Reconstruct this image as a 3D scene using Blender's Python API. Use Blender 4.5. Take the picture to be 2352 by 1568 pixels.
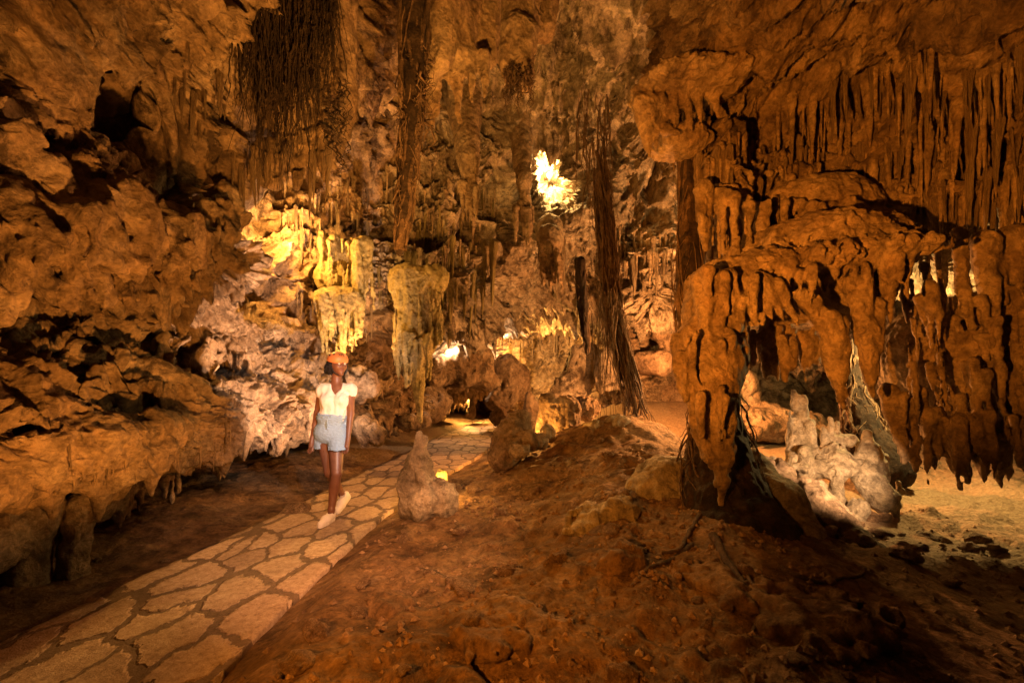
import bpy, math, random
import numpy as np
from mathutils import Vector, Matrix
from mathutils.bvhtree import BVHTree

random.seed(7); RNG = np.random.default_rng(7)
sc = bpy.context.scene
COL = sc.collection
for o in list(bpy.data.objects): bpy.data.objects.remove(o)

# ------------------------------------------------------------------ camera, world, exposure
F, HZ, CX, CH = 1045.0, 857.0, 1176.0, 1.5       # focal, horizon, centre (photo at 2352 px wide), eye height
cam_d = bpy.data.cameras.new('camera'); cam = bpy.data.objects.new('camera', cam_d); COL.objects.link(cam)
cam.location = (0, 0, CH); cam.rotation_euler = (math.pi/2, 0, 0)
cam_d.sensor_width = 36; cam_d.lens = 36*F/2352; cam_d.shift_y = (HZ-784)/2352
cam_d.clip_start = 0.05; cam_d.clip_end = 200
sc.camera = cam
def at(px, py, d): return np.array(((px-CX)/F*d, d, CH+(HZ-py)/F*d))

world = bpy.data.worlds.new('World'); sc.world = world; world.use_nodes = True
bg = world.node_tree.nodes['Background']; bg.inputs[0].default_value = (1.0, .42, .12, 1); bg.inputs[1].default_value = 0.015
sc.view_settings.view_transform = 'Standard'; sc.view_settings.look = 'None'
sc.view_settings.gamma = 1; sc.view_settings.exposure = 0.5
sc.cycles.use_denoising = True; sc.cycles.denoising_prefilter = 'ACCURATE'; sc.cycles.denoising_input_passes = 'RGB_ALBEDO_NORMAL'; sc.cycles.sample_clamp_indirect = 3.0; sc.cycles.adaptive_threshold = .005
sc.cycles.max_bounces = 5; sc.cycles.diffuse_bounces = 2; sc.cycles.caustics_reflective = False; sc.cycles.caustics_refractive = False

# ------------------------------------------------------------------ lamps of the cave's own lighting
ORANGE = (1, .31, .028); AMBER = (1, .41, .07); YELLOW = (1, .46, .095); WARM = (1, .56, .30); PALE = (1, .64, .36)
def lamp(name, kind, pos, power, col, size=.08, aim=None, cone=None, blend=.6):
    L = bpy.data.lights.new(name, kind); L.energy = power; L.color = col; L.shadow_soft_size = size
    if kind == 'SPOT': L.spot_size = math.radians(cone); L.spot_blend = blend
    o = bpy.data.objects.new(name, L); COL.objects.link(o); o.location = tuple(pos)
    if aim is not None: o.rotation_euler = (Vector(tuple(aim))-Vector(tuple(pos))).to_track_quat('-Z', 'Y').to_euler()
    return o
lamp('front_floodlight', 'SPOT', (-1.0, .45, 1.35), 1750, ORANGE, .04, at(1830, 470, 4.2), 58, 1.0)
lamp('left_floodlight', 'SPOT', (-.7, 1.45, .22), 600, (1, .37, .06), .05, (-2.9, 3.7, 3.5), 92, .6)
lamp('vault_floodlight', 'SPOT', (.1, 1.5, .3), 1500, AMBER, .08, at(1010, 160, 5.0), 64, .9)
lamp('ground_floodlight', 'SPOT', (-1.4, -.6, 1.9), 520, ORANGE, .06, (.1, 3.9, 0), 52, .9)
lamp('path_spotlight', 'SPOT', (.3, .3, 2.6), 740, (1, .47, .22), .05, (-1.6, 4.6, .1), 42, .8)
lamp('portrait_spotlight', 'SPOT', (.9, 1.2, 1.9), 300, (1, .93, .92), .06, (-1.78, 4.65, 1.22), 22, .5)
lamp('wall_spotlight', 'SPOT', (-1.15, 4.95, .35), 760, (1, .60, .38), .05, (-3.0, 6.0, 2.15), 88, .8)
lamp('fringe_lamp', 'POINT', at(668, 540, 6.3), 190, YELLOW, .06)
lamp('fringe_uplight', 'SPOT', at(830, 880, 6.2), 200, YELLOW, .06, at(840, 560, 8.2), 80, .8)
lamp('nook_lamp', 'POINT', at(655, 962, 6.35), 22, YELLOW, .03)
lamp('bend_lamp', 'POINT', at(1203, 1012, 6.9), 70, AMBER, .04)
lamp('stalagmite_lamp', 'POINT', at(1006, 1100, 4.80), 16, YELLOW, .03)
lamp('cluster_floodlight', 'SPOT', (2.95, 3.15, .85), 300, (1, .58, .28), .03, (3.0, 5.0, .4), 62, .7)
lamp('massif_lamp', 'POINT', at(2120, 800, 5.6), 260, (1, .66, .22), .05)
lamp('sand_lamp', 'POINT', at(1600, 850, 8.0), 850, (1, .38, .10), .06)
lamp('passage_lamp', 'POINT', at(1075, 915, 13.6), 700, YELLOW, .05)
lamp('chamber_lamp', 'POINT', at(1218, 822, 13.8), 380, YELLOW, .05)
lamp('arch_lamp', 'POINT', at(1135, 775, 12.2), 320, PALE, .05)
lamp('alcove_lamp', 'POINT', at(1035, 800, 10.6), 70, PALE, .05)

# ------------------------------------------------------------------ noise
_T = 32
_G = RNG.normal(size=(_T, _T, _T, 3)).astype(np.float32); _G /= np.linalg.norm(_G, axis=-1, keepdims=True)
_J = RNG.random((_T, _T, _T, 3)).astype(np.float32)
def noise(p):
    p = np.asarray(p, np.float32); i = np.floor(p).astype(np.int32); f = p-i; u = f*f*f*(f*(f*6-15)+10)
    out = 0
    for dx in (0, 1):
        wx = u[:, 0] if dx else 1-u[:, 0]
        for dy in (0, 1):
            wy = u[:, 1] if dy else 1-u[:, 1]
            for dz in (0, 1):
                wz = u[:, 2] if dz else 1-u[:, 2]
                g = _G[(i[:, 0]+dx) & 31, (i[:, 1]+dy) & 31, (i[:, 2]+dz) & 31]
                out = out+wx*wy*wz*(g[:, 0]*(f[:, 0]-dx)+g[:, 1]*(f[:, 1]-dy)+g[:, 2]*(f[:, 2]-dz))
    return out*1.5
def fbm(p, freq=1., octs=4, gain=.5, off=0.):
    p = np.asarray(p, np.float32)*freq+off; a = 1.; s = 0; 
    for k in range(octs): s = s+a*noise(p); p = p*2.03+17.3; a *= gain
    return s
def ridged(p, freq=1., octs=3, gain=.5, off=0.):
    p = np.asarray(p, np.float32)*freq+off; a = 1.; s = 0
    for k in range(octs): s = s+a*(1-2*np.abs(noise(p))); p = p*2.03+9.1; a *= gain
    return s
def worley(p):
    p = np.asarray(p, np.float32); i = np.floor(p).astype(np.int32); f1 = np.full(len(p), 9., np.float32); f2 = f1.copy()
    for dx in (-1, 0, 1):
        for dy in (-1, 0, 1):
            for dz in (-1, 0, 1):
                c = i+np.array((dx, dy, dz), np.int32)
                q = c+_J[c[:, 0] & 31, c[:, 1] & 31, c[:, 2] & 31]-p
                d = np.einsum('ij,ij->i', q, q); f2 = np.minimum(f2, np.maximum(f1, d)); f1 = np.minimum(f1, d)
    return np.sqrt(f1), np.sqrt(f2)
def sstep(a, b, x): t = np.clip((x-a)/(b-a), 0, 1); return t*t*(3-2*t)

# ------------------------------------------------------------------ materials
def nodes_of(name):
    m = bpy.data.materials.new(name); m.use_nodes = True; nt = m.node_tree; b = nt.nodes['Principled BSDF']
    return m, nt, b
def N(nt, typ, **kw):
    n = nt.nodes.new(typ)
    for k, v in kw.items():
        if k in n.inputs.keys() if not k.startswith('_') else False: n.inputs[k].default_value = v
        else: setattr(n, k.lstrip('_'), v)
    return n
def tex_noise(nt, vec, scale, detail=4, rough=.55, dist=0.):
    n = nt.nodes.new('ShaderNodeTexNoise'); n.inputs['Scale'].default_value = scale; n.inputs['Detail'].default_value = detail
    n.inputs['Roughness'].default_value = rough; n.inputs['Distortion'].default_value = dist
    nt.links.new(vec, n.inputs['Vector']); return n.outputs['Fac']
def ramp(nt, fac, stops):
    r = nt.nodes.new('ShaderNodeValToRGB'); e = r.color_ramp.elements
    while len(e) < len(stops): e.new(.5)
    for el, (p, c) in zip(e, stops): el.position = p; el.color = (*c, 1) if len(c) == 3 else c
    nt.links.new(fac, r.inputs['Fac']); return r.outputs['Color']
def mix(nt, fac, a, b, mode='MIX'):
    m = nt.nodes.new('ShaderNodeMix'); m.data_type = 'RGBA'; m.blend_type = mode
    for s, v in ((m.inputs['Factor'], fac), (m.inputs['A'], a), (m.inputs['B'], b)):
        pass
    ins = [m.inputs[0], m.inputs[6], m.inputs[7]]
    for s, v in zip(ins, (fac, a, b)):
        if hasattr(v, 'is_linked') or hasattr(v, 'links'): nt.links.new(v, s)
        elif isinstance(v, (int, float)): s.default_value = v
        else: s.default_value = (*v, 1)
    return m.outputs[2]
def math_n(nt, op, a, b=None):
    m = nt.nodes.new('ShaderNodeMath'); m.operation = op
    for s, v in zip(m.inputs, (a, b)):
        if v is None: continue
        if isinstance(v, (int, float)): s.default_value = v
        else: nt.links.new(v, s)
    return m.outputs[0]
def bump(nt, bsdf, h, strength, dist):
    b = nt.nodes.new('ShaderNodeBump'); b.inputs['Strength'].default_value = strength; b.inputs['Distance'].default_value = dist
    nt.links.new(h, b.inputs['Height']); nt.links.new(b.outputs['Normal'], bsdf.inputs['Normal'])
def rock_mat(name, dark, mid, light, stain=(.045, .028, .017), stain_amt=.5, moss=None, scale=1., rough=.82, coord='Object', fine=1.):
    m, nt, b = nodes_of(name); v = nt.nodes.new('ShaderNodeTexCoord').outputs[coord]
    n1 = tex_noise(nt, v, 1.6*scale, 8, .66, .5); n2 = tex_noise(nt, v, 7*scale, 8, .72, .3); n3 = tex_noise(nt, v, 34*scale, 6, .72)
    vo = nt.nodes.new('ShaderNodeTexVoronoi'); vo.inputs['Scale'].default_value = 16*scale; nt.links.new(v, vo.inputs['Vector'])
    c = ramp(nt, n1, [(.34, dark), (.5, mid), (.66, light)])
    c = mix(nt, .85, c, ramp(nt, n2, [(.34, (.36, .33, .30)), (.5, (.95, .95, .95)), (.64, (1.4, 1.36, 1.3))]), 'MULTIPLY')
    st = ramp(nt, tex_noise(nt, v, 2.7*scale, 9, .72, .8), [(.53, (0, 0, 0)), (.62, (1, 1, 1))])
    c = mix(nt, math_n(nt, 'MULTIPLY', st, stain_amt), c, stain)
    if moss:
        ms = ramp(nt, tex_noise(nt, v, 2.1*scale, 6, .65, .3), [(.42, (0, 0, 0)), (.6, (1, 1, 1))])
        c = mix(nt, math_n(nt, 'MULTIPLY', ms, .45), c, moss)
    c = mix(nt, .6*fine, c, ramp(nt, n3, [(.32, (.42, .42, .42)), (.68, (1.4, 1.4, 1.4))]), 'MULTIPLY')
    nt.links.new(c, b.inputs['Base Color']); b.inputs['Roughness'].default_value = rough
    b.inputs['Specular IOR Level'].default_value = .25
    h = math_n(nt, 'ADD', math_n(nt, 'MULTIPLY', n2, 1.5), math_n(nt, 'ADD', math_n(nt, 'MULTIPLY', n3, .5), math_n(nt, 'MULTIPLY', vo.outputs['Distance'], .35)))
    bump(nt, b, h, 1.0, .055/scale)
    return m
M = {}
M['wall'] = rock_mat('limestone', (.15, .095, .05), (.29, .20, .12), (.45, .34, .23), stain_amt=.85)
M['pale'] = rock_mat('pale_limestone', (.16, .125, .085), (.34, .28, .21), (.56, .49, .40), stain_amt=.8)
M['drip'] = rock_mat('dripstone', (.19, .12, .065), (.32, .22, .125), (.43, .32, .20), stain_amt=.35)
M['mossy'] = rock_mat('mossy_dripstone', (.19, .14, .06), (.34, .27, .13), (.46, .38, .21), moss=(.33, .27, .08), stain_amt=.4)
M['shade_stain'] = rock_mat('shade_stained_rock', (.11, .07, .038), (.23, .155, .09), (.36, .26, .16), stain_amt=.7)  # darker colour stands in for shade behind stalactites; real staining on root rock
M['stalac'] = rock_mat('stalactite_stone', (.22, .155, .09), (.35, .265, .175), (.46, .37, .26), stain_amt=.35)
M['smooth'] = rock_mat('flowstone', (.24, .19, .12), (.38, .31, .22), (.48, .41, .31), stain_amt=.4, scale=1.5)
M['boulder'] = rock_mat('boulder_stone', (.14, .09, .055), (.25, .175, .115), (.38, .29, .205), stain_amt=.7, scale=1.4)
M['soil'] = rock_mat('cave_soil', (.13, .072, .032), (.235, .14, .066), (.34, .22, .12), stain=(.05, .03, .018), stain_amt=.7, scale=1.2, rough=.9)
def add_sand(m):
    nt = m.node_tree; b = nt.nodes['Principled BSDF']; ln = b.inputs['Base Color'].links[0]; src = ln.from_socket
    g = nt.nodes.new('ShaderNodeTexCoord').outputs['Object']; sp = nt.nodes.new('ShaderNodeSeparateXYZ'); nt.links.new(g, sp.inputs[0]); wob = tex_noise(nt, g, 1.5, 5)
    fy = math_n(nt, 'MULTIPLY', math_n(nt, 'SUBTRACT', sp.outputs['Y'], 7.6), .8); fx = math_n(nt, 'MULTIPLY', math_n(nt, 'SUBTRACT', sp.outputs['X'], 2.7), 1.3)
    f = math_n(nt, 'ADD', math_n(nt, 'MAXIMUM', fy, fx), math_n(nt, 'MULTIPLY', math_n(nt, 'SUBTRACT', wob, .5), 2.0)); 
    c = mix(nt, ramp(nt, f, [(0, (0, 0, 0)), (.5, (1, 1, 1))]), src, ramp(nt, tex_noise(nt, g, 25, 5, .7), [(.3, (.22, .145, .085)), (.7, (.44, .32, .20))]))
    nt.links.new(c, b.inputs['Base Color'])
add_sand(M['soil'])
M['bark'] = rock_mat('root_bark', (.04, .025, .014), (.10, .062, .036), (.19, .12, .075), stain_amt=.35, scale=3, rough=.8)
M['gravel'] = rock_mat('gravel', (.16, .09, .05), (.30, .19, .11), (.42, .29, .18), stain_amt=.4, scale=2)
M['dark_root'] = rock_mat('dark_root_hair', (.012, .008, .005), (.03, .018, .011), (.06, .037, .022), stain_amt=.3, scale=3, rough=.85)
M['rootlet'] = rock_mat('root_fibre', (.09, .055, .03), (.15, .095, .055), (.22, .15, .09), stain_amt=.3, scale=3, rough=.8)
def flat_mat(name, col, rough=.7, spec=.3, var=.12, scale=60, bmp=0.):
    m, nt, b = nodes_of(name); v = nt.nodes.new('ShaderNodeTexCoord').outputs['Object']
    n = tex_noise(nt, v, scale, 4, .6)
    c = mix(nt, 1., col, ramp(nt, n, [(.25, (1-var,)*3), (.75, (1+var,)*3)]), 'MULTIPLY')
    nt.links.new(c, b.inputs['Base Color']); b.inputs['Roughness'].default_value = rough; b.inputs['Specular IOR Level'].default_value = spec
    if bmp: bump(nt, b, n, bmp, .01)
    return m
def path_mat():
    m, nt, b = nodes_of('flagstone_paving'); v = nt.nodes.new('ShaderNodeTexCoord').outputs['Object']
    mp = nt.nodes.new('ShaderNodeMapping'); mp.inputs['Rotation'].default_value = (0, 0, math.radians(14)); mp.inputs['Scale'].default_value = (3.5, 2.25, 1)
    nt.links.new(v, mp.inputs['Vector']); pv = mp.outputs['Vector']
    wn = nt.nodes.new('ShaderNodeTexNoise'); wn.inputs['Scale'].default_value = 1.7; wn.inputs['Detail'].default_value = 3; nt.links.new(pv, wn.inputs['Vector'])
    va = nt.nodes.new('ShaderNodeVectorMath'); va.operation = 'MULTIPLY_ADD'; nt.links.new(wn.outputs['Color'], va.inputs[0]); va.inputs[1].default_value = (.62,)*3; nt.links.new(pv, va.inputs[2])
    wn2 = nt.nodes.new('ShaderNodeTexNoise'); wn2.inputs['Scale'].default_value = 14; wn2.inputs['Detail'].default_value = 3; nt.links.new(pv, wn2.inputs['Vector'])
    vb = nt.nodes.new('ShaderNodeVectorMath'); vb.operation = 'MULTIPLY_ADD'; nt.links.new(wn2.outputs['Color'], vb.inputs[0]); vb.inputs[1].default_value = (.11,)*3; nt.links.new(va.outputs[0], vb.inputs[2])
    def vor(feature):
        t = nt.nodes.new('ShaderNodeTexVoronoi'); t.voronoi_dimensions = '2D'; t.feature = feature; t.inputs['Scale'].default_value = 1.0; t.inputs['Randomness'].default_value = .85
        nt.links.new(vb.outputs[0], t.inputs['Vector']); return t
    e = vor('DISTANCE_TO_EDGE').outputs['Distance']; vf = vor('F1'); cellc = vf.outputs['Color']
    # rounded corners: edge distance less a term growing with distance from the stone's middle
    ed = math_n(nt, 'SUBTRACT', e, math_n(nt, 'MULTIPLY', math_n(nt, 'POWER', vf.outputs['Distance'], 2.0), .16))
    n2 = tex_noise(nt, v, 28, 5, .7); n3 = tex_noise(nt, v, 120, 3, .6); n4 = tex_noise(nt, v, 3, 4, .6)
    st = ramp(nt, ed, [(.010, (0, 0, 0)), (.034, (1, 1, 1))])
    stone = ramp(nt, n2, [(.3, (.26, .175, .115)), (.48, (.46, .335, .235)), (.7, (.62, .49, .37))])
    sv = nt.nodes.new('ShaderNodeSeparateColor'); nt.links.new(cellc, sv.inputs[0])
    stone = mix(nt, .8, stone, ramp(nt, sv.outputs[0], [(0., (.66, .62, .6)), (1., (1.12, 1.1, 1.05))]), 'MULTIPLY')
    mort = ramp(nt, n2, [(.3, (.10, .066, .042)), (.7, (.21, .145, .098))])
    c = mix(nt, st, mort, stone)
    c = mix(nt, math_n(nt, 'MULTIPLY', ramp(nt, n4, [(.5, (0, 0, 0)), (.7, (1, 1, 1))]), .35), c, (.17, .11, .07))
    c = mix(nt, .4, c, ramp(nt, n3, [(.3, (.5, .5, .5)), (.7, (1.3, 1.3, 1.3))]), 'MULTIPLY')
    nt.links.new(c, b.inputs['Base Color']); b.inputs['Roughness'].default_value = .72; b.inputs['Specular IOR Level'].default_value = .3
    h = math_n(nt, 'ADD', math_n(nt, 'MULTIPLY', ramp(nt, ed, [(.01, (0, 0, 0)), (.07, (1, 1, 1))]), 1.1), math_n(nt, 'ADD', math_n(nt, 'MULTIPLY', n2, .5), math_n(nt, 'MULTIPLY', n3, .2)))
    bump(nt, b, h, .8, .02)
    return m
M['path'] = path_mat()

# ------------------------------------------------------------------ mesh helpers
def new_obj(name, V, faces, mat, parent=None, smooth=True):
    me = bpy.data.meshes.new(name); V = np.asarray(V, np.float32)
    if isinstance(faces, np.ndarray):
        k = faces.shape[1]; me.vertices.add(len(V)); me.vertices.foreach_set('co', V.ravel())
        me.loops.add(faces.size); me.loops.foreach_set('vertex_index', faces.astype(np.int32).ravel())
        me.polygons.add(len(faces)); me.polygons.foreach_set('loop_start', np.arange(0, faces.size, k, dtype=np.int32))
        me.polygons.foreach_set('use_smooth', np.full(len(faces), smooth)); me.update(calc_edges=True); me.validate()
    else:
        me.from_pydata(V.tolist(), [], faces); me.polygons.foreach_set('use_smooth', np.full(len(me.polygons), smooth))
    if mat: me.materials.append(mat)
    o = bpy.data.objects.new(name, me); COL.objects.link(o)
    if parent: o.parent = parent
    return o
def tag(o, label=None, cat=None, group=None, kind=None):
    for k, v in (('label', label), ('category', cat), ('group', group), ('kind', kind)):
        if v: o[k] = v
    return o
def empty(name, loc, label=None, cat=None, group=None):
    o = bpy.data.objects.new(name, None); COL.objects.link(o); o.location = tuple(loc); o.empty_display_size = .1
    return tag(o, label, cat, group)
def adopt(ch, par):                      # parent a child built in world coordinates
    ch.parent = par; ch.matrix_parent_inverse = Matrix.Translation(par.location).inverted(); return ch
def grid_faces(nu, nv, flip=False):
    i = np.arange(nu*nv).reshape(nu, nv)
    q = np.stack((i[:-1, :-1], i[1:, :-1], i[1:, 1:], i[:-1, 1:]), -1).reshape(-1, 4)
    return q[:, ::-1] if flip else q
def cr_w(m, n):                          # Catmull-Rom weights, n samples over m controls
    t = np.linspace(0, m-1, n); i = np.minimum(t.astype(int), m-2); f = t-i; W = np.zeros((n, m))
    w = np.stack((-.5*f+f*f-.5*f**3, 1-2.5*f*f+1.5*f**3, .5*f+2*f*f-1.5*f**3, -.5*f*f+.5*f**3), -1)
    for k in range(4): np.add.at(W, (np.arange(n), np.clip(i+k-1, 0, m-1)), w[:, k])
    return W
def net(C, nu, nv): return np.einsum('ua,vb,abk->uvk', cr_w(C.shape[0], nu), cr_w(C.shape[1], nv), C)
def grid_normals(P):
    du = np.gradient(P, axis=0); dv = np.gradient(P, axis=1); n = np.cross(du, dv); return n/(np.linalg.norm(n, axis=-1, keepdims=True)+1e-9)
def orient(P, Nn, toward):               # make normals look at a point in the open cave
    s = np.sign(np.einsum('uvk,uvk->uv', Nn, toward-P).sum()); return Nn*(s if s else 1)

def rock_relief(p, amp=1., pit=1., strata=1., off=0., big=1.):
    w = np.stack([fbm(p, .9, 3, off=off+3), fbm(p, .9, 3, off=off+31), fbm(p, .9, 3, off=off+57)], -1)*.4
    q = p+w
    h = big*.22*fbm(q, .7, 2, off=off)+.10*fbm(q*np.array((1, 1, 1.6)), 1.9, 4, .55, off=off+5)
    h += strata*.08*fbm(q*np.array((.5, .5, 3.0)), 1.2, 4, .55, off=off+11)
    for fz, fy, am, fr, o2 in ((1.9, .55, .12, .7, 41), (5.1, 1.2, .075, 1.1, 47), (11., 2., .03, 1.6, 53)):
        sw = q[:, 2]*fz+fy*p[:, 1]+.9*fbm(p, fr, 3, off=off+o2); sw = sw-np.floor(sw); m = sstep(-.15, .25, fbm(p, .9+fr*.3, 2, off=off+o2+40))
        h += strata*am*m*(sw**1.6-.4)*(1-sstep(.94, 1, sw))
    for fq, am, lo, hi, fm, o2 in ((1.3, .26, -.2, .3, .5, 71), (2.8, .20, -.25, .25, .8, 171), (6.4, .125, -.3, .2, .9, 93), (13.5, .055, -.25, .2, 1.3, 63)):
        f1, f2 = worley(q*np.array((1., 1., 1.3))*fq+off+o2); m = sstep(lo, hi, fbm(p, fm, 2, off=off+o2))
        h -= pit*am*m*np.sqrt(np.clip(1-(f1/.62)**2, 0, 1))
    h += .022*fbm(p, 11, 4, .6, off=off)
    return h*amp

# --- signed-distance modelling: smooth union of tapered capsules and ellipsoids, meshed with surface nets
def surface_nets(Fd, org, h):
    s = Fd < 0
    c = s[:-1, :-1, :-1].astype(np.int8)
    for a in ((1, 0, 0), (0, 1, 0), (0, 0, 1), (1, 1, 0), (1, 0, 1), (0, 1, 1), (1, 1, 1)):
        c = c+s[a[0]:s.shape[0]-1+a[0], a[1]:s.shape[1]-1+a[1], a[2]:s.shape[2]-1+a[2]]
    act = (c > 0) & (c < 8); idx = np.argwhere(act); ids = np.full(act.shape, -1, np.int32); ids[act] = np.arange(len(idx))
    acc = np.zeros((len(idx), 3)); cnt = np.zeros(len(idx))
    corners = np.array([(x, y, z) for x in (0, 1) for y in (0, 1) for z in (0, 1)])
    for a in range(8):
        for b in range(a+1, 8):
            if np.abs(corners[a]-corners[b]).sum() != 1: continue
            ia = idx+corners[a]; ib = idx+corners[b]
            fa = Fd[ia[:, 0], ia[:, 1], ia[:, 2]]; fb = Fd[ib[:, 0], ib[:, 1], ib[:, 2]]
            x = (fa < 0) != (fb < 0); t = np.where(x, fa/np.where(x, fa-fb, 1), 0)
            acc += np.where(x[:, None], corners[a]+t[:, None]*(corners[b]-corners[a]), 0); cnt += x
    V = (idx+acc/cnt[:, None])*h+org
    quads = []
    for ax in range(3):
        sl0 = [slice(1, -1)]*3; sl1 = [slice(1, -1)]*3; sl0[ax] = slice(0, -1); sl1[ax] = slice(1, None)
        a = s[tuple(sl0)]; b = s[tuple(sl1)]; e = np.argwhere(a != b)
        inside = a[e[:, 0], e[:, 1], e[:, 2]]
        base = e.copy(); o1, o2 = [(1, 2), (2, 0), (0, 1)][ax]
        for k in range(3):
            if k != ax: base[:, k] += 1
        def cid(d1, d2):
            q = base.copy(); q[:, o1] += d1; q[:, o2] += d2; return ids[q[:, 0], q[:, 1], q[:, 2]]
        q = np.stack((cid(-1, -1), cid(0, -1), cid(0, 0), cid(-1, 0)), -1)
        q[~inside] = q[~inside][:, ::-1]; quads.append(q)
    return V, np.concatenate(quads)
def cap(a, b, r0, r1, k=.06): return ('c', np.array(a, float), np.array(b, float), r0, r1, k)
def ell(c, r, k=.08): return ('e', np.array(c, float), np.array(r, float), 0, 0, k)
def hole(c, r, k=.05): return ('h', np.array(c, float), np.array(r, float), 0, 0, k)
def sdf(prims, h, disp=None, pad=.12):
    lo = np.full(3, 1e9); hi = -lo
    for p in prims:
        if p[0] == 'h': continue
        if p[0] == 'c': r = max(p[3], p[4]); l = np.minimum(p[1], p[2])-r; u = np.maximum(p[1], p[2])+r
        else: l = p[1]-p[2]; u = p[1]+p[2]
        lo = np.minimum(lo, l); hi = np.maximum(hi, u)
    lo -= pad+h; hi += pad+h; n = np.ceil((hi-lo)/h).astype(int)+1
    Fd = np.full(n, .5, np.float32)
    ax = [lo[k]+h*np.arange(n[k]) for k in range(3)]
    for p in prims:
        if p[0] == 'c': r = max(p[3], p[4]); l = np.minimum(p[1], p[2])-r; u = np.maximum(p[1], p[2])+r
        else: l = p[1]-p[2]; u = p[1]+p[2]
        m = p[5]+.06
        i0 = np.clip(np.floor((l-m-lo)/h).astype(int), 0, n); i1 = np.clip(np.ceil((u+m-lo)/h).astype(int)+1, 0, n)
        if (i1 <= i0).any(): continue
        X = ax[0][i0[0]:i1[0], None, None]; Y = ax[1][None, i0[1]:i1[1], None]; Z = ax[2][None, None, i0[2]:i1[2]]
        if p[0] == 'c':
            a, b = p[1], p[2]; ab = b-a; L2 = ab@ab+1e-9
            t = np.clip(((X-a[0])*ab[0]+(Y-a[1])*ab[1]+(Z-a[2])*ab[2])/L2, 0, 1)
            d = np.sqrt((X-a[0]-t*ab[0])**2+(Y-a[1]-t*ab[1])**2+(Z-a[2]-t*ab[2])**2)-(p[3]+(p[4]-p[3])*t)
        else:
            c, r = p[1], p[2]; q = np.sqrt(((X-c[0])/r[0])**2+((Y-c[1])/r[1])**2+((Z-c[2])/r[2])**2); d = (q-1)*r.min()
        S = (slice(i0[0], i1[0]), slice(i0[1], i1[1]), slice(i0[2], i1[2])); g = Fd[S]; k = p[5]
        if p[0] == 'h': d = -d; hh = np.maximum(k-np.abs(g-d), 0)/k; Fd[S] = np.maximum(g, d)+hh*hh*k*.25
        else: hh = np.maximum(k-np.abs(g-d), 0)/k; Fd[S] = np.minimum(g, d)-hh*hh*k*.25
    if disp is not None:
        near = np.abs(Fd) < .2; ii = np.argwhere(near); Fd[near] += disp((lo+ii*h)).astype(np.float32)
        Fd[0], Fd[-1] = .5, .5; Fd[:, 0], Fd[:, -1] = .5, .5; Fd[:, :, 0], Fd[:, :, -1] = .5, .5
    return surface_nets(Fd, lo, h)
def lumpy(a=.05, f=3., pit=.03, off=0., zs=.5):
    def g(p):
        f1, _ = worley(p*7+off)
        return -a*fbm(p*np.array((1, 1, zs)), f, 3, off=off)-.012*fbm(p, 16, 2, off=off)+pit*(1-sstep(0, .55, f1))*sstep(-.1, .3, fbm(p, 2, 2, off=off+9))
    return g
def drip_disp(off=0., a=.035):
    def g(p):
        f1, _ = worley(p*np.array((9, 9, 5.))+off)
        return -.45*a*fbm(p*np.array((1, 1, .3)), 7.5, 3, .6, off=off)-.03*fbm(p, 1.8, 2, off=off+4)-.012*fbm(p, 17, 2, off=off)-.014*(1-sstep(0, .6, f1))
    return g
def sdf_obj(name, prims, h, mat, disp=None, parent=None, pad=.12):
    V, Q = sdf(prims, h, disp, pad); o = new_obj(name, V, Q, mat)
    if parent: adopt(o, parent)
    return o
def stone_thing(name, prims, h, mat, disp, label, cat, group=None): return tag(sdf_obj(name, prims, h, mat, disp), label, cat, group)

# ------------------------------------------------------------------ ground
def path_line(y):      # left and right edge of the paved path
    yl = np.array((0, 2.2, 3.2, 4.6, 6.2, 8, 11, 14, 17, 20)); l = np.interp(y, yl, (-3.1, -2.85, -2.72, -2.5, -2.3, -2.05, -1.7, -1.1, -.45, .3))
    r = np.interp(y, yl, (-1.35, -1.44, -1.43, -1.36, -1.1, -.62, -.05, .35, .9, 1.6)); return l, r
def ground_h(x, y):
    l, r = path_line(y)
    H = np.interp(y, (0, 1, 2, 3.7, 5, 6, 7, 8, 9, 10), (.1, .16, .26, .40, .58, .73, .86, .42, .1, 0)); xc = np.interp(y, (0, 1, 3.7, 7), (.6, .8, 1.6, 1.7))
    dx = x-xc; h = H*np.exp(-np.where(dx < 0, (dx/1.55)**2, (dx/1.15)**2))
    h = h*sstep(-.1, 1.3, x-r)
    h = h+.75*sstep(9.3, 12, y)*sstep(1.6, 3.4, x)*(1-sstep(5, 6.5, x)*.6)
    h = h+.10*sstep(-.05, .3, x-r)*sstep(1.5, .4, x-r)*np.interp(y, (0, 3, 5, 9), (1, .9, .4, 0))
    h = h+.10*sstep(0, 1.2, l-x)
    h = h-.008*np.exp(-((x-r-.09)/.09)**2)
    return h
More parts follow.
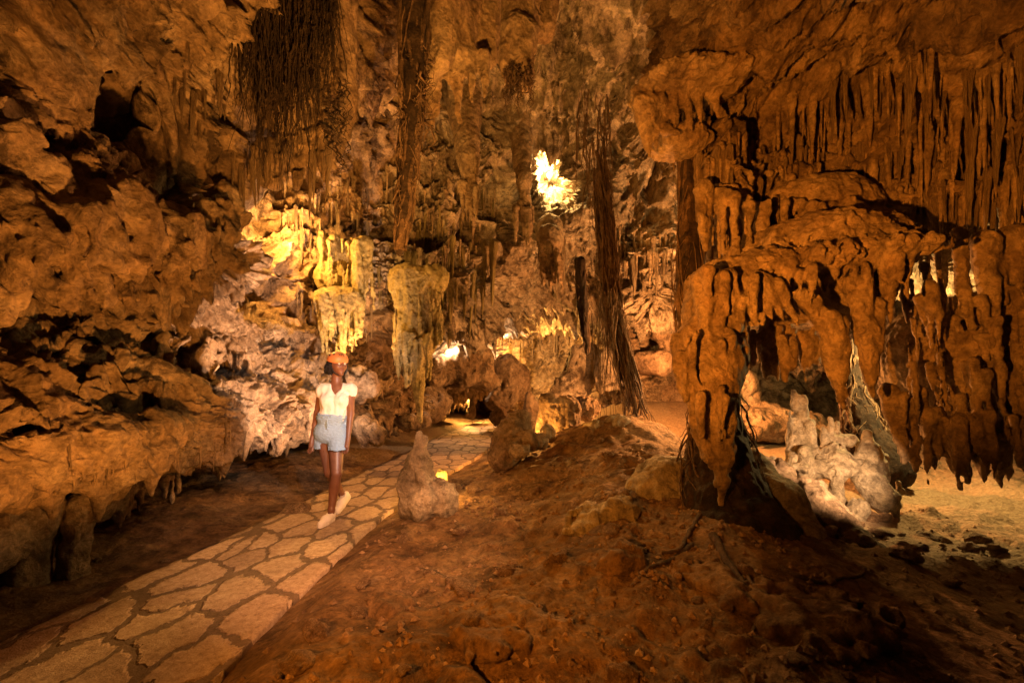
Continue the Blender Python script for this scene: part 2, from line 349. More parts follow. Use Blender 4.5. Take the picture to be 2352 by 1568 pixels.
def make_ground():
    nu, nv = 760, 820
    yy = .25*np.exp(np.linspace(0, math.log(26/.25), nv)); uu = np.linspace(-1.75, 1.85, nu)
    X = uu[:, None]*(yy[None, :]+1.6); Y = np.broadcast_to(yy, X.shape); h = ground_h(X, Y)
    l, r = path_line(Y); off = np.maximum(sstep(.0, .35, X-r), sstep(0.0, .5, l-X))
    p = np.stack((X, Y, h), -1).reshape(-1, 3)
    d = .12*fbm(p, 1.0, 3, off=2)
    f1, f2 = worley(p*1.9+fbm(p, 1.2, 2)[:, None]*.5); d += .03*(1-sstep(.1, .5, f1))*sstep(.05, .3, fbm(p, .8, 2, off=44))
    f1, f2 = worley(p*5.5+3+fbm(p, 3, 2)[:, None]*.3); d += .04*(1-sstep(.1, .45, f1))*sstep(0, .3, fbm(p, 1.1, 2, off=24))
    f1, f2 = worley(p*14+3); d += .018*(1-sstep(0, .5, f1))*sstep(-.2, .2, fbm(p, 1.7, 2, off=64))
    d += .03*fbm(p, 5, 5, .62)
    d = d.reshape(X.shape); d = d*(1-.65*sstep(.9, 1.6, X)*sstep(3.6, 2.8, Y)); right = sstep(.2, .9, X-r)
    smooth_floor = sstep(7.2, 8.5, Y)*.75
    Z = h+d*off*np.where(X > r, .35+.65*right, .45)*(1-smooth_floor)-.02*(1-off)
    P = np.stack((X, Y, Z), -1)
    return tag(new_obj('ground', P.reshape(-1, 3), grid_faces(nu, nv), M['soil']), kind='structure'), P
ground, GP = make_ground()
gbvh = BVHTree.FromObject(ground, bpy.context.evaluated_depsgraph_get())
def gz(x, y):
    hit = gbvh.ray_cast(Vector((x, y, 6)), Vector((0, 0, -1)))[0]
    return hit.z if hit else 0.
PATH_Z = .018
def make_path():
    n = 320; ys = np.linspace(.3, 20, n); l, r = path_line(ys); m = 24; V = []
    wl = .05*fbm(np.stack((ys*0, ys, ys*0), -1), 2.2, 3); wr = .035*fbm(np.stack((ys*0+5, ys, ys*0), -1), 3, 3)
    for j in range(m):
        t = j/(m-1); x = l+wl+(r+wr-l-wl)*t; z = PATH_Z+.006*fbm(np.stack((x, ys, ys*0), -1), 2.5, 2)
        V.append(np.stack((x, ys, z), -1))
    low = np.stack((r+wr+.012, ys, np.full(n, -.12)), -1); V.append(low)
    lowl = np.stack((l+wl-.02, ys, np.full(n, -.10)), -1); V.insert(0, lowl)
    V = np.array(V); return tag(new_obj('path', V.reshape(-1, 3), grid_faces(m+2, n), M['path']), kind='structure')
make_path()

# ------------------------------------------------------------------ cave shell
def shell(name, P, mat, label, cat, rel, toward=(0, 5, 2), sag=.5, sf=3.2):
    Nn = orient(P, grid_normals(P), np.array(toward, float)); sh = P.shape[:2]
    h = rel(P.reshape(-1, 3)).reshape(sh)
    Q = P+Nn*h[..., None]
    # stone sags into pendants where the surface looks down
    dn = sstep(.15, .8, -Nn[..., 2]); pp = Q.reshape(-1, 3)*np.array((1, 1, .3))
    s = np.maximum(0, fbm(pp, sf, 2, off=15)-.05).reshape(sh); Q[..., 2] -= sag*dn*s**1.3
    return tag(new_obj(name, Q.reshape(-1, 3), grid_faces(*sh), mat), label, cat), Q
ycols = np.array((.2, 1.2, 2.0, 2.8, 3.6, 4.4, 5.1, 5.7, 6.4, 7.2, 8.2, 9.4))
prof = [(-4.7, -.2), (-4.4, .35), (-3.8, .56), (-3.05, .68), (-2.85, .86), (-2.85, 1.15), (-3.05, 1.5), (-3.32, 1.9), (-3.25, 2.12),
        (-2.85, 2.26), (-2.66, 2.5), (-2.74, 2.9), (-2.95, 3.2), (-2.6, 3.55), (-2.15, 4.05), (-1.7, 4.8), (-1.3, 5.7)]
C = np.zeros((len(prof), len(ycols), 3))
for j, y in enumerate(ycols):
    for i, (x, z) in enumerate(prof):
        if 3 <= i <= 8: x += np.interp(y, (3, 5, 6.4, 7.2, 8.2, 9.4), (0, .05, .15, .45, .75, 1.2))
        if 9 <= i <= 13: x += np.interp(y, (4.4, 5.1, 5.7, 6.4, 7.2, 8.2, 9.4), (0, -.1, -.95, -.75, -.1, .5, .9)); z += np.interp(y, (4.4, 6, 8), (0, .15, .3))*(i-8)
        if i >= 13: z += .42*max(0, y-3.4)
        C[i, j] = (x, y, z)
wallP = net(C, 640, 700)
u_ = CX+wallP[..., 0]/wallP[..., 1]*F; v_ = HZ-(wallP[..., 2]-CH)/wallP[..., 1]*F
for hx_, hy_, rx_, ry_, dp_ in ((375, 925, 78, 36, .42), (330, 915, 36, 26, .2), (102, 975, 34, 11, .35), (35, 968, 22, 18, .3), (262, 620, 46, 30, .4), (120, 720, 60, 26, .4), (420, 640, 40, 24, .35), (60, 560, 40, 30, .4), (250, 780, 30, 18, .2), (470, 800, 26, 16, .2), (390, 760, 28, 18, .2), (560, 840, 30, 18, .25), (300, 300, 70, 26, .5), (360, 260, 40, 22, .4), (150, 330, 50, 26, .4)):
    wallP[..., 0] -= dp_*np.exp(-(((u_-hx_)/rx_)**2+((v_-hy_)/ry_)**2)**2)*((v_ > -500) & (wallP[..., 1] > 1.0))
left_wall, LWP = shell('rock_wall', wallP, M['wall'], 'tall pitted orange rock wall overhanging the left side of the paved path', 'rock wall',
    lambda p: rock_relief(p, 1.0, .4+.75*np.maximum(sstep(1.15, 1.8, p[:, 2]), sstep(4.0, 5.2, p[:, 1])), .15+.95*sstep(1.3, 2.3, p[:, 2]), 0.))

def pix_net(pxs, pys, D, edge=None):
    C = np.zeros((len(pys), len(pxs), 3))
    for i, py in enumerate(pys):
        for j, px in enumerate(pxs):
            e = edge[i] if edge else 0
            C[i, j] = at(px+e*max(0, 1-j/3), py, D[i][j])
    return C
pxs = (430, 560, 700, 820, 940, 1060, 1160, 1260, 1360, 1480, 1620, 1800)
pys = (-320, -120, 40, 170, 300, 420, 520, 610, 690, 750, 780)
D = [(3.6, 3.8, 4., 4.2, 4.3, 4.3, 4.3, 4.3, 4.2, 4.0, 3.7, 3.4),
     (4.4, 5., 5.4, 5.6, 5.7, 5.7, 5.8, 5.7, 5.5, 5.0, 4.6, 4.2),
     (5.2, 6., 6.6, 7.0, 7.0, 7.0, 7.2, 7.2, 6.8, 6.2, 5.6, 5.2),
     (5.8, 6.8, 7.5, 8.0, 8.2, 8.3, 8.5, 8.6, 8.2, 7.4, 6.6, 6.2),
     (6.2, 7.2, 7.8, 8.3, 8.7, 9.0, 9.3, 9.6, 9.2, 8.6, 8.0, 7.6),
     (6.4, 7.0, 7.5, 8.2, 8.6, 9.0, 9.5, 11.2, 9.8, 9.2, 9.0, 9.0),
     (6.6, 7.0, 7.3, 7.9, 8.3, 8.8, 9.6, 10., 10., 9.6, 9.6, 9.6),
     (6.8, 7.2, 7.4, 7.7, 8.0, 8.6, 9.8, 10.8, 10.6, 9.6, 9.6, 9.6),
     (7.2, 7.4, 7.6, 7.8, 8.0, 8.5, 10.2, 12.2, 11.6, 9.6, 9.8, 9.8),
     (7.6, 7.8, 8.0, 8.2, 8.4, 8.8, 11.5, 13.4, 12.6, 10.2, 10.4, 10.4),
     (8.0, 8.2, 8.6, 9.6, 10., 10.4, 12.5, 14.5, 13.6, 11.4, 11.4, 11.4)]
backP = net(pix_net(pxs, pys, D), 560, 640)
u_ = CX+backP[..., 0]/backP[..., 1]*F; v_ = HZ-(backP[..., 2]-CH)/backP[..., 1]*F
k_ = 1.9*np.exp(-(((u_-1262-(v_-405)*.25)/44)**2+((v_-408)/62)**2)**2)/9.6
backP[..., 0] *= 1+k_; backP[..., 1] *= 1+k_; backP[..., 2] = CH+(backP[..., 2]-CH)*(1+k_)
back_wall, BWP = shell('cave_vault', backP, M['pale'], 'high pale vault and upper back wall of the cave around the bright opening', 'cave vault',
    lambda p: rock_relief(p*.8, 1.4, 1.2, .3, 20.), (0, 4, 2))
pxs = (640, 760, 850, 920, 990, 1050, 1110, 1170, 1230, 1300, 1370, 1440, 1520, 1620, 1760, 1900, 2100, 2350)
pys = (560, 660, 720, 770, 815, 860, 900, 925, 950, 985, 1020)
D = [(8.6, 9.0, 9.6, 10.4, 11., 12., 13., 14., 15., 15., 13.5, 12., 12., 12., 11.5, 11., 10.5, 10.),
     (8.4, 8.8, 9.4, 10.2, 11., 12., 13., 14., 15.5, 15.5, 13.5, 11.4, 12., 12., 11.5, 11., 10.5, 10.),
     (8.2, 8.6, 9.2, 10., 11., 12., 12.6, 14., 15.5, 15.5, 13.5, 11., 12., 12.2, 11.5, 11., 10.5, 10.),
     (7.8, 8.3, 9.0, 9.8, 10.8, 11.6, 12.4, 14.5, 16., 15.5, 13.2, 10.8, 12., 12.2, 11.2, 11., 10.5, 10.),
     (7.4, 8.0, 8.8, 9.6, 10.6, 11.4, 12.2, 14., 16.5, 16., 13., 10.8, 12., 12.2, 11., 11., 10.5, 10.),
     (7.0, 7.8, 9.6, 9.8, 10.5, 11.3, 12., 13.5, 16., 15.5, 13., 11., 12., 12., 11., 11.5, 11., 10.),
     (6.8, 7.6, 11., 10.2, 10.8, 12.5, 13.5, 13.5, 15.5, 15., 13.2, 11.4, 12., 11.6, 10.6, 12.5, 12., 10.),
     (6.6, 7.5, 11.5, 10.6, 12., 16.5, 16., 14.5, 15.2, 14.8, 13.6, 12., 12., 11.2, 10.2, 13., 12.5, 10.),
     (6.6, 7.5, 11., 10.8, 12.5, 17., 16.5, 15., 15., 14.6, 13.8, 12.4, 12., 11., 10., 13., 12.5, 10.),
     (6.6, 7.5, 10.5, 10.8, 13., 17., 16.5, 15.5, 15., 14.6, 13.8, 12.4, 12., 11., 10., 12., 11.5, 10.),
     (6.6, 7.5, 10.5, 10.8, 13., 17., 16.5, 15.5, 15., 14.6, 13.8, 12.4, 12., 11., 10., 12., 11.5, 10.)]
lowP = net(pix_net(pxs, pys, D), 420, 760)
low_wall, LOWP = shell('chamber_wall', lowP, M['wall'], 'rough orange rear wall of the low chamber at the end of the paved path', 'chamber wall',
    lambda p: rock_relief(p*.75, 1.15, 1.1, .4, 40.), (0, 5, 1))
pxs = (1440, 1500, 1600, 1750, 1900, 2050, 2200, 2360, 2600, 3000)
pys = (-420, -220, -60, 60, 160, 250, 340, 430, 520, 600, 680, 740)
D = [(2.6, 2.5, 2.3, 2.2, 2.1, 2.0, 1.9, 1.8, 1.7, 1.6),
     (3.4, 3.2, 2.9, 2.7, 2.5, 2.4, 2.3, 2.2, 2.0, 1.9),
     (4.4, 4.0, 3.5, 3.2, 3.0, 2.8, 2.7, 2.6, 2.4, 2.1),
     (5.4, 4.8, 4.1, 3.8, 3.5, 3.3, 3.1, 2.9, 2.7, 2.3),
     (5.8, 5.3, 4.7, 4.5, 4.3, 3.9, 3.5, 3.3, 3.0, 2.5),
     (5.8, 5.3, 4.9, 5.0, 5.0, 4.5, 3.9, 3.5, 3.1, 2.6),
     (5.8, 5.0, 4.6, 4.8, 5.0, 4.6, 4.0, 3.6, 3.2, 2.7),
     (6.2, 5.6, 4.6, 4.5, 4.6, 4.5, 4.0, 3.7, 3.2, 2.7),
     (6.6, 6.0, 4.8, 4.4, 4.4, 4.5, 4.2, 3.9, 3.3, 2.8),
     (7.0, 6.4, 5.2, 4.7, 4.6, 4.7, 4.6, 4.2, 3.6, 3.0),
     (7.4, 6.8, 5.8, 5.2, 5.0, 5.2, 5.0, 4.7, 4.0, 3.4),
     (7.8, 7.4, 6.6, 6.2, 6.0, 6.2, 6.0, 5.6, 4.6, 4.0)]
rightP = net(pix_net(pxs, pys, D, (-60, -60, -20, 0, 10, 30, 70, 110, 130, 140, 150, 150)), 460, 620)
right_wall, RWP = shell('cave_ceiling', rightP, M['shade_stain'], 'low dark orange cave ceiling bristling with stalactites at upper right', 'cave ceiling',
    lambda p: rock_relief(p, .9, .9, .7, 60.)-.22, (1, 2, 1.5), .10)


# ------------------------------------------------------------------ fused dripstone masses
def A(px, py, d): return at(px, py, d)
def drips(L, d, r, k=.05, dz=0., tip=.012):
    return [cap(A(x0, y0, d+dz), A(x1, y1, d+dz+random.uniform(-.08, .05)), r*w, tip*max(1, w*.8), k) for x0, y0, x1, y1, w in L]
def run(L, d, w0, w1, k=.05):            # chain of (px, py, radius) at one distance
    return [cap(A(a[0], a[1], d if len(a) < 4 else a[3]), A(b[0], b[1], d if len(b) < 4 else b[3]), a[2], b[2], k) for a, b in zip(L[:-1], L[1:])]
def rnd_drips(n, x0, x1, ya, yb, La, Lb, d0, d1, r0, r1, k=.04, lean=.06):
    out = []
    for i in range(n):
        t = (i+random.random())/n; px = x0+(x1-x0)*t; d = d0+(d1-d0)*t+random.uniform(-.15, .15); y = ya+(yb-ya)*t+random.uniform(-12, 12)
        L = random.uniform(La, Lb); r = random.uniform(r0, r1); out.append(cap(A(px, y, d), A(px+L*random.gauss(lean, .04), y+L, d), r, .014, k))
    return out
canopy = [ell(A(1690, 650, 4.15), (.42, .40, .20), .12), ell(A(1840, 620, 4.05), (.50, .40, .11), .10), ell(A(1960, 595, 3.9), (.40, .34, .085), .10), ell(A(2055, 572, 3.75), (.16, .2, .05), .08),
          ell(A(1900, 555, 4.3), (.66, .55, .22), .25), ell(A(1885, 480, 4.95), (.62, .42, .36), .3)]+rnd_drips(18, 1740, 2020, 470, 470, 30, 90, 4.62, 4.5, .025, .05, .04, .02)+[ell(A(1980, 520, 4.5), (.3, .3, .14), .15), ell(A(1640, 720, 3.95), (.26, .3, .32), .12), ell(A(1900, 690, 4.25), (.30, .26, .25), .12), ell(A(1985, 660, 4.15), (.24, .2, .22), .12), ell(A(1790, 700, 4.55), (.5, .25, .22), .12)]
canopy += run([(1637, 760, .20, 3.85), (1628, 825, .225, 3.72), (1636, 890, .18, 3.62), (1646, 970, .12, 3.55), (1655, 1050, .082, 3.5), (1657, 1105, .05, 3.48), (1658, 1156, .02, 3.48)], 3.6, 0, 0, .08)
canopy += run([(1595, 880, .08, 3.6), (1612, 985, .05, 3.52), (1628, 1050, .035, 3.48), (1641, 1118, .014, 3.47)], 3.6, 0, 0)
canopy += [ell(A(1572, 800, 3.8), (.11, .14, .13), .06), ell(A(1585, 770, 3.9), (.12, .14, .10), .06), ell(A(1690, 830, 3.75), (.1, .12, .2), .08)]
canopy += drips([(1575, 850, 1588, 935, 1.2), (1600, 860, 1604, 960, 1.), (1690, 830, 1688, 960, 1.2), (1560, 820, 1566, 900, 1.)], 3.62, .055)
canopy += drips([(1745, 650, 1806, 742, 1.5), (1782, 660, 1848, 776, 1.3), (1676, 672, 1678, 750, 1.1), (1698, 690, 1704, 735, .9), (1722, 690, 1736, 742, 1.), (1841, 680, 1908, 790, 1.4), (1870, 690, 1900, 760, 1.),
                 (1900, 735, 1938, 940, 1.9), (1925, 740, 1940, 850, 1.3), (1978, 662, 2003, 914, 1.8), (2012, 700, 2022, 806, 1.2), (2042, 640, 2046, 752, 1.1), (1995, 606, 2003, 642, .9), (2028, 592, 2036, 652, 1.),
                 (2079, 575, 2085, 688, 1.2), (2055, 590, 2058, 625, .9), (1950, 645, 1955, 672, .8), (1965, 690, 1975, 760, 1.), (1655, 690, 1650, 770, 1.2), (1625, 690, 1618, 770, 1.3), (1760, 700, 1775, 735, .8)], 3.66, .056, .03)
canopy += rnd_drips(12, 1570, 1700, 770, 790, 70, 190, 3.62, 3.55, .03, .05, .03, .0)+rnd_drips(8, 1605, 1680, 900, 900, 70, 150, 3.46, 3.42, .022, .035, .025, .0)
canopy += rnd_drips(22, 1690, 1880, 755, 775, 40, 110, 4.5, 4.4, .03, .055, .06)
canopy += rnd_drips(16, 1600, 1760, 630, 650, 50, 120, 3.72, 3.66, .03, .05, .025)+rnd_drips(20, 1750, 2070, 632, 588, 40, 110, 3.78, 3.6, .028, .05, .03)
canopy += rnd_drips(14, 1600, 1760, 430, 480, 100, 170, 4.55, 4.5, .04, .07, .05, .02)
stone_thing('flowstone_canopy', canopy, .0135, M['drip'], drip_disp(1.), 'big orange flowstone canopy over the pale stalagmites, its left end a long tapering pendant', 'flowstone')
massif = [ell(A(2180, 800, 4.5), (.65, .5, .38), .2), ell(A(2310, 870, 4.25), (.5, .45, .45), .2), ell(A(2110, 870, 4.55), (.30, .35, .28), .15), ell(A(2480, 900, 4.1), (.6, .5, .6), .2), ell(A(2260, 960, 4.3), (.45, .35, .25), .15), ell(A(2300, 760, 4.3), (.6, .4, .4), .2),
          ell(A(2075, 900, 4.7), (.14, .2, .25), .12)]
massif += drips([(2040, 900, 2066, 1040, 1.2), (2062, 930, 2082, 1052, 1.3), (2090, 930, 2108, 1062, 1.4), (2128, 960, 2150, 1085, 1.5), (2170, 980, 2195, 1088, 1.5), (2205, 980, 2222, 1105, 1.4), (2240, 990, 2262, 1098, 1.7), (2275, 990, 2300, 1120, 1.9),
                  (2305, 1000, 2318, 1138, 1.2), (2335, 980, 2352, 1080, 1.6), (2380, 960, 2392, 1090, 1.6), (2150, 960, 2160, 1040, 1.2), (2110, 900, 2125, 1000, 1.2), (2420, 980, 2440, 1120, 1.6)], 4.0, .055, .025)
for i in range(120):
    px = random.uniform(2058, 2430); py = random.uniform(640, 1000)-.12*(2352-px); d = 4.22-.30*(px-2015)/370-.12*(py-640)/340+random.uniform(-.18, .08); L = random.uniform(45, 150); r = random.uniform(.018, .045)
    massif.append(cap(A(px, py, d), A(px+L*random.gauss(.16, .08), py+L, d-.04), r, .009, .022))
for px, y0, y1, r in ((2205, 540, 720, .05), (2262, 560, 800, .08), (2330, 540, 760, .07), (2300, 600, 700, .04)):
    massif.append(cap(A(px, y0, 4.0), A(px+10, y1, 3.95), r*1.3, r*.6, .05))
stone_thing('flowstone_massif', massif, .0145, M['drip'], drip_disp(7.), 'dark hanging flowstone mass with back-lit edges at the far right', 'flowstone')
knob = [ell(A(1540, 210, 4.9), (.42, .4, .13), .15), ell(A(1620, 190, 4.8), (.4, .4, .12), .15), ell(A(1490, 235, 5.0), (.12, .2, .14), .1), ell(A(1560, 330, 5.1), (.35, .3, .16), .1)]
knob += drips([(1475, 240, 1492, 360, 1.9), (1495, 240, 1508, 340, 1.5), (1515, 235, 1528, 300, 1.2), (1545, 230, 1552, 290, 1.1), (1575, 220, 1590, 300, 1.), (1600, 215, 1612, 282, 1.), (1530, 300, 1560, 305, 1.), (1640, 215, 1650, 270, 1.)], 4.75, .06)
stone_thing('flowstone_overhang', knob, .016, M['drip'], drip_disp(3., .03), 'smooth rounded flowstone overhang with finger-like drips left of the right ceiling', 'flowstone')
cm = [cap(A(985, -60, 4.9), A(985, 180, 4.8), .22, .12, .12), cap(A(1050, -80, 5.0), A(1050, 130, 5.0), .30, .2, .15), cap(A(1110, -80, 5.2), A(1112, 130, 5.2), .24, .14, .12), cap(A(1020, 0, 4.7), A(1015, 140, 4.7), .2, .12, .12), cap(A(960, -60, 4.7), A(962, 100, 4.7), .16, .1, .1)]
cm += drips([(1000, 150, 1004, 262, 1.6), (1050, 150, 1055, 282, 1.5), (1080, 130, 1084, 232, 1.4), (1112, 130, 1113, 225, 1.3), (965, 120, 972, 250, 1.3), (1030, 140, 1032, 215, 1.1), (985, 190, 990, 300, 1.1)], 4.95, .065)
stone_thing('hanging_rock', cm, .018, M['drip'], drip_disp(5., .05), 'bulky orange rock hanging from the vault right of the thick root rope', 'rock')
cm = [cap(A(1180, -60, 6.4), A(1178, 100, 6.4), .42, .3, .15), cap(A(1195, 80, 6.2), A(1202, 190, 6.2), .24, .12, .1), cap(A(1250, -60, 6.6), A(1245, 60, 6.6), .3, .2, .12), cap(A(1165, 120, 6.2), A(1170, 185, 6.2), .14, .07)]
stone_thing('hanging_rock', cm, .022, M['drip'], drip_disp(9., .06), 'dark shaded rock hanging at the top middle of the vault', 'rock')
cm = [cap(A(560, -80, 4.7), A(575, 230, 4.7), .5, .35, .25), cap(A(660, -80, 4.8), A(670, 260, 4.75), .5, .34, .25), cap(A(760, -80, 4.7), A(765, 230, 4.7), .28, .22, .2), cap(A(765, 220, 4.7), A(775, 372, 4.75), .2, .05, .1), ell(A(560, 400, 4.75), (.2, .3, .35), .15), ell(A(640, 300, 4.8), (.5, .3, .25), .2)]
cm += rnd_drips(16, 535, 770, 330, 300, 50, 130, 4.5, 4.55, .04, .07, .06, .02)
root_rock = stone_thing('hanging_rock', cm, .018, M['shade_stain'], lumpy(.09, 2.5, .06, 5.), 'massive rock pendant behind the dark curtain of roots at upper left', 'rock')
for (x, y0, y1, d, r, lab) in ((1075, 330, 505, 8.2, .2, 'pale blade-like pendant on the back wall left of the bright opening'), (1204, 380, 560, 8.9, .15, 'broad pendant partly covering the left side of the bright opening'),
                               (1262, 500, 650, 9.3, .26, 'fluted grey pendant directly under the bright opening')):
    cm = [cap(A(x-10, y0-130, d+.9), A(x, y0+40, d), r*1.9, r*.95, .1) if x < 1250 else cap(A(x, y0+25, d+.5), A(x, y0+60, d), r*1.1, r*.95, .1), cap(A(x, y0+40, d), A(x+10, y1-30, d), r*.9, r*.4, .1), cap(A(x+10, y1-40, d), A(x+8, y1, d), r*.4, .03)] + rnd_drips(6, x-22, x+26, (y0+y1)/2, (y0+y1)/2+15, 40, 90, d-.15, d-.15, .05, .07)
    stone_thing('rock_pendant', cm, .022, M['stalac'], drip_disp(x*.1, .05), lab, 'rock pendant')
cm = [cap(A(925, 640, 7.1), A(1000, 640, 7.1), .2, .2, .15), cap(A(935, 640, 7.0), A(955, 830, 6.9), .24, .17, .12), cap(A(955, 820, 6.9), A(966, 965, 6.85), .16, .025, .08), cap(A(985, 650, 7.1), A(975, 800, 7.), .2, .1, .1), ell(A(940, 655, 7.05), (.25, .24, .15), .12)]
cm += rnd_drips(36, 905, 1015, 670, 665, 80, 210, 6.82, 6.95, .02, .042, .03, .0)+rnd_drips(14, 925, 985, 780, 780, 60, 130, 6.74, 6.8, .02, .035, .03, .0)
stone_thing('stalactite_drapery', cm, .015, M['mossy'], drip_disp(11., .05), 'large moss-tinged stalactite drapery tapering to a point just above the path', 'stalactite drapery')
cm = rnd_drips(20, 735, 830, 690, 690, 60, 170, 6.6, 6.8, .04, .06, .05, .0)+[ell(A(780, 680, 6.75), (.32, .2, .14), .1), ell(A(795, 590, 7.2), (.34, .3, .28), .2)]+rnd_drips(26, 735, 855, 545, 560, 60, 170, 6.85, 6.9, .022, .042, .03, .0)+[ell(A(760, 640, 7.1), (.25, .25, .2), .15), cap(A(775, 690, 6.7), A(778, 840, 6.7), .09, .05), cap(A(822, 560, 6.9), A(812, 720, 6.8), .08, .02)]
stone_thing('stalactite_drapery', cm, .015, M['mossy'], drip_disp(13., .04), 'bright yellow stalactite drapery hanging just above the walking woman', 'stalactite drapery')
cm = [ell(A(830, 880, 7.0), (.22, .3, .25), .15), ell(A(715, 930, 6.2), (.28, .3, .16), .12), ell(A(690, 975, 6.1), (.2, .25, .2), .12), ell(A(840, 985, 6.6), (.16, .2, .22), .12), ell(A(870, 1000, 6.7), (.2, .2, .16), .1), ell(A(600, 985, 5.9), (.3, .25, .18), .1)]
stone_thing('rock_outcrop', cm, .016, M['wall'], lumpy(.16, 2.6, .09, 3.), 'rough low outcrop of rock behind the walking woman', 'rock')
# undercut ledge at lower left
led = [cap((-3.75, 4.7, .50), (-3.62, 3.9, .47), .15, .2, .12), cap((-3.62, 3.9, .47), (-3.5, 3.1, .40), .2, .22, .12), cap((-3.5, 3.1, .40), (-3.5, 2.4, .36), .22, .22, .12)]
for i in range(34):
    y = 2.5+2.3*i/33+random.uniform(-.04, .04); x = -3.36-.09*(y-2.5)+random.uniform(-.1, .06); L = random.uniform(.12, .30)
    led.append(cap((x, y, .42), (x+random.gauss(0, .02)-.03, y, .42-L), random.uniform(.03, .055), .012, .05))
stone_thing('rock_ledge', led, .012, M['boulder'], drip_disp(17., .04), 'drip-fringed undercut rock ledge low on the left wall', 'rock ledge')
for (px, py, d, r, lab) in ((165, 1318, 3.36, .085, 'short square rock column under the left ledge, nearer the path'), (55, 1350, 3.18, .12, 'thick rock column under the left ledge at the photo edge')):
    b = A(px, py, d); gzz = gz(b[0], b[1])
    cm = [cap((b[0], b[1], gzz-.05), (b[0]+.02, b[1], gzz+.2), r*1.1, r, .04), cap((b[0]+.02, b[1], gzz+.2), (b[0]+.06, b[1]+.03, gzz+.5), r, r*1.3, .06)]
    stone_thing('rock_column', cm, .011, M['boulder'], lumpy(.03, 5, .02, px*.1), lab, 'rock column', 'rock columns under the left ledge')

# ------------------------------------------------------------------ stalagmites and boulders
def Z7(zx, zy, d=5.0): return A(1751.3+zx*.2637, 849.8+zy*.2637, d)
def c7(x0, y0, x1, y1, r0, r1, d0=5.0, d1=None, k=.035): return cap(Z7(x0, y0, d0), Z7(x1, y1, d1 or d0), r0, r1, k)
left_tall = [c7(285, 900, 290, 600, .12, .10), c7(290, 600, 312, 420, .10, .085), c7(330, 400, 335, 260, .075, .065), c7(285, 330, 270, 185, .06, .038), c7(245, 470, 240, 365, .03, .022), c7(440, 760, 405, 470, .055, .065, 4.92), c7(450, 470, 445, 450, .03, .03, 4.95), c7(450, 700, 480, 860, .05, .05, 4.9), c7(270, 860, 280, 760, .07, .045, 4.85)]
stone_thing('stalagmite', left_tall, .011, M['smooth'], lumpy(.03, 6, .015, 2.), 'tallest pinkish stalagmite, with a leaning twin, at the left of the pale cluster', 'stalagmite', 'pale stalagmite cluster')
mid = [c7(380, 900, 368, 700, .085, .055, 4.8), ell(Z7(350, 840, 4.78), (.16, .1, .04), .04), c7(595, 680, 585, 425, .04, .03), c7(545, 660, 532, 520, .035, .028, 4.95), c7(650, 640, 648, 465, .03, .022, 5.05), ell(Z7(690, 610, 5.), (.15, .1, .07), .05), c7(700, 720, 715, 670, .04, .025, 4.85),
       ell(Z7(640, 770, 4.85), (.20, .16, .11), .06), ell(Z7(560, 860, 4.8), (.14, .12, .10), .06), c7(760, 800, 830, 810, .06, .04, 4.75), c7(600, 690, 620, 660, .05, .03, 4.85), ell(Z7(470, 860, 4.8), (.12, .1, .06), .05), c7(690, 900, 640, 1000, .07, .05, 4.7), c7(650, 1000, 670, 1190, .06, .08, 4.65), c7(620, 1010, 610, 1150, .03, .05, 4.68), ell(Z7(760, 870, 4.72), (.16, .1, .05), .05),
       hole(Z7(640, 880, 4.62), (.06, .1, .035), .02)]
stone_thing('stalagmite', mid, .011, M['smooth'], lumpy(.03, 6, .015, 4.), 'knobbly greenish stalagmite group with thin candles in the middle of the pale cluster', 'stalagmite', 'pale stalagmite cluster')
rt = [c7(930, 900, 930, 720, .19, .13, 4.8), c7(925, 720, 912, 550, .11, .035, 4.8), c7(1050, 760, 1060, 860, .055, .045, 4.8), c7(1065, 840, 1055, 930, .04, .02, 4.8), c7(910, 920, 1040, 1130, .15, .13, 4.72, 4.6), c7(1040, 1130, 1120, 1140, .12, .08, 4.6), c7(1140, 1110, 1160, 1280, .07, .02, 4.55), c7(840, 760, 830, 740, .04, .03, 4.8), c7(1200, 1060, 1190, 990, .055, .035, 4.7)]
stone_thing('stalagmite', rt, .011, M['smooth'], lumpy(.025, 5, .012, 6.), 'broad pale pointed stalagmite at the right of the cluster, spilling down the slope', 'stalagmite', 'pale stalagmite cluster')
for (zx, zy, d, rx, rz, lab) in ((425, 1010, 4.62, .05, .07, 'left of two small grey rounded stalagmite stumps before the pale cluster'), (505, 1020, 4.58, .055, .085, 'right of two small grey rounded stalagmite stumps before the pale cluster'), (95, 830, 4.75, .075, .10, 'small rounded stump beside the flat orange floor, left of the tallest stalagmite'), (60, 815, 4.9, .055, .10, 'stump partly hidden behind another at the edge of the orange floor'),
                                 (790, 1180, 4.5, .05, .07, 'squat stump under the right stalagmite, left one'), (865, 1190, 4.46, .055, .09, 'squat stump under the right stalagmite, right one')):
    p = Z7(zx, zy, d); g = gz(p[0], p[1])
    stone_thing('stalagmite_stump', [cap((p[0], p[1], min(g, p[2])-.06), p, rx*1.15, rx, .03), ell(p, (rx, rx, rz), .03)], .010, M['smooth'], lumpy(.02, 6, .01, zx*.01), lab, 'stalagmite', 'small stalagmite stumps')
def Z3(zx, zy, d=4.6): return A(895.7+zx*.1538, 964.7+zy*.1538, d)
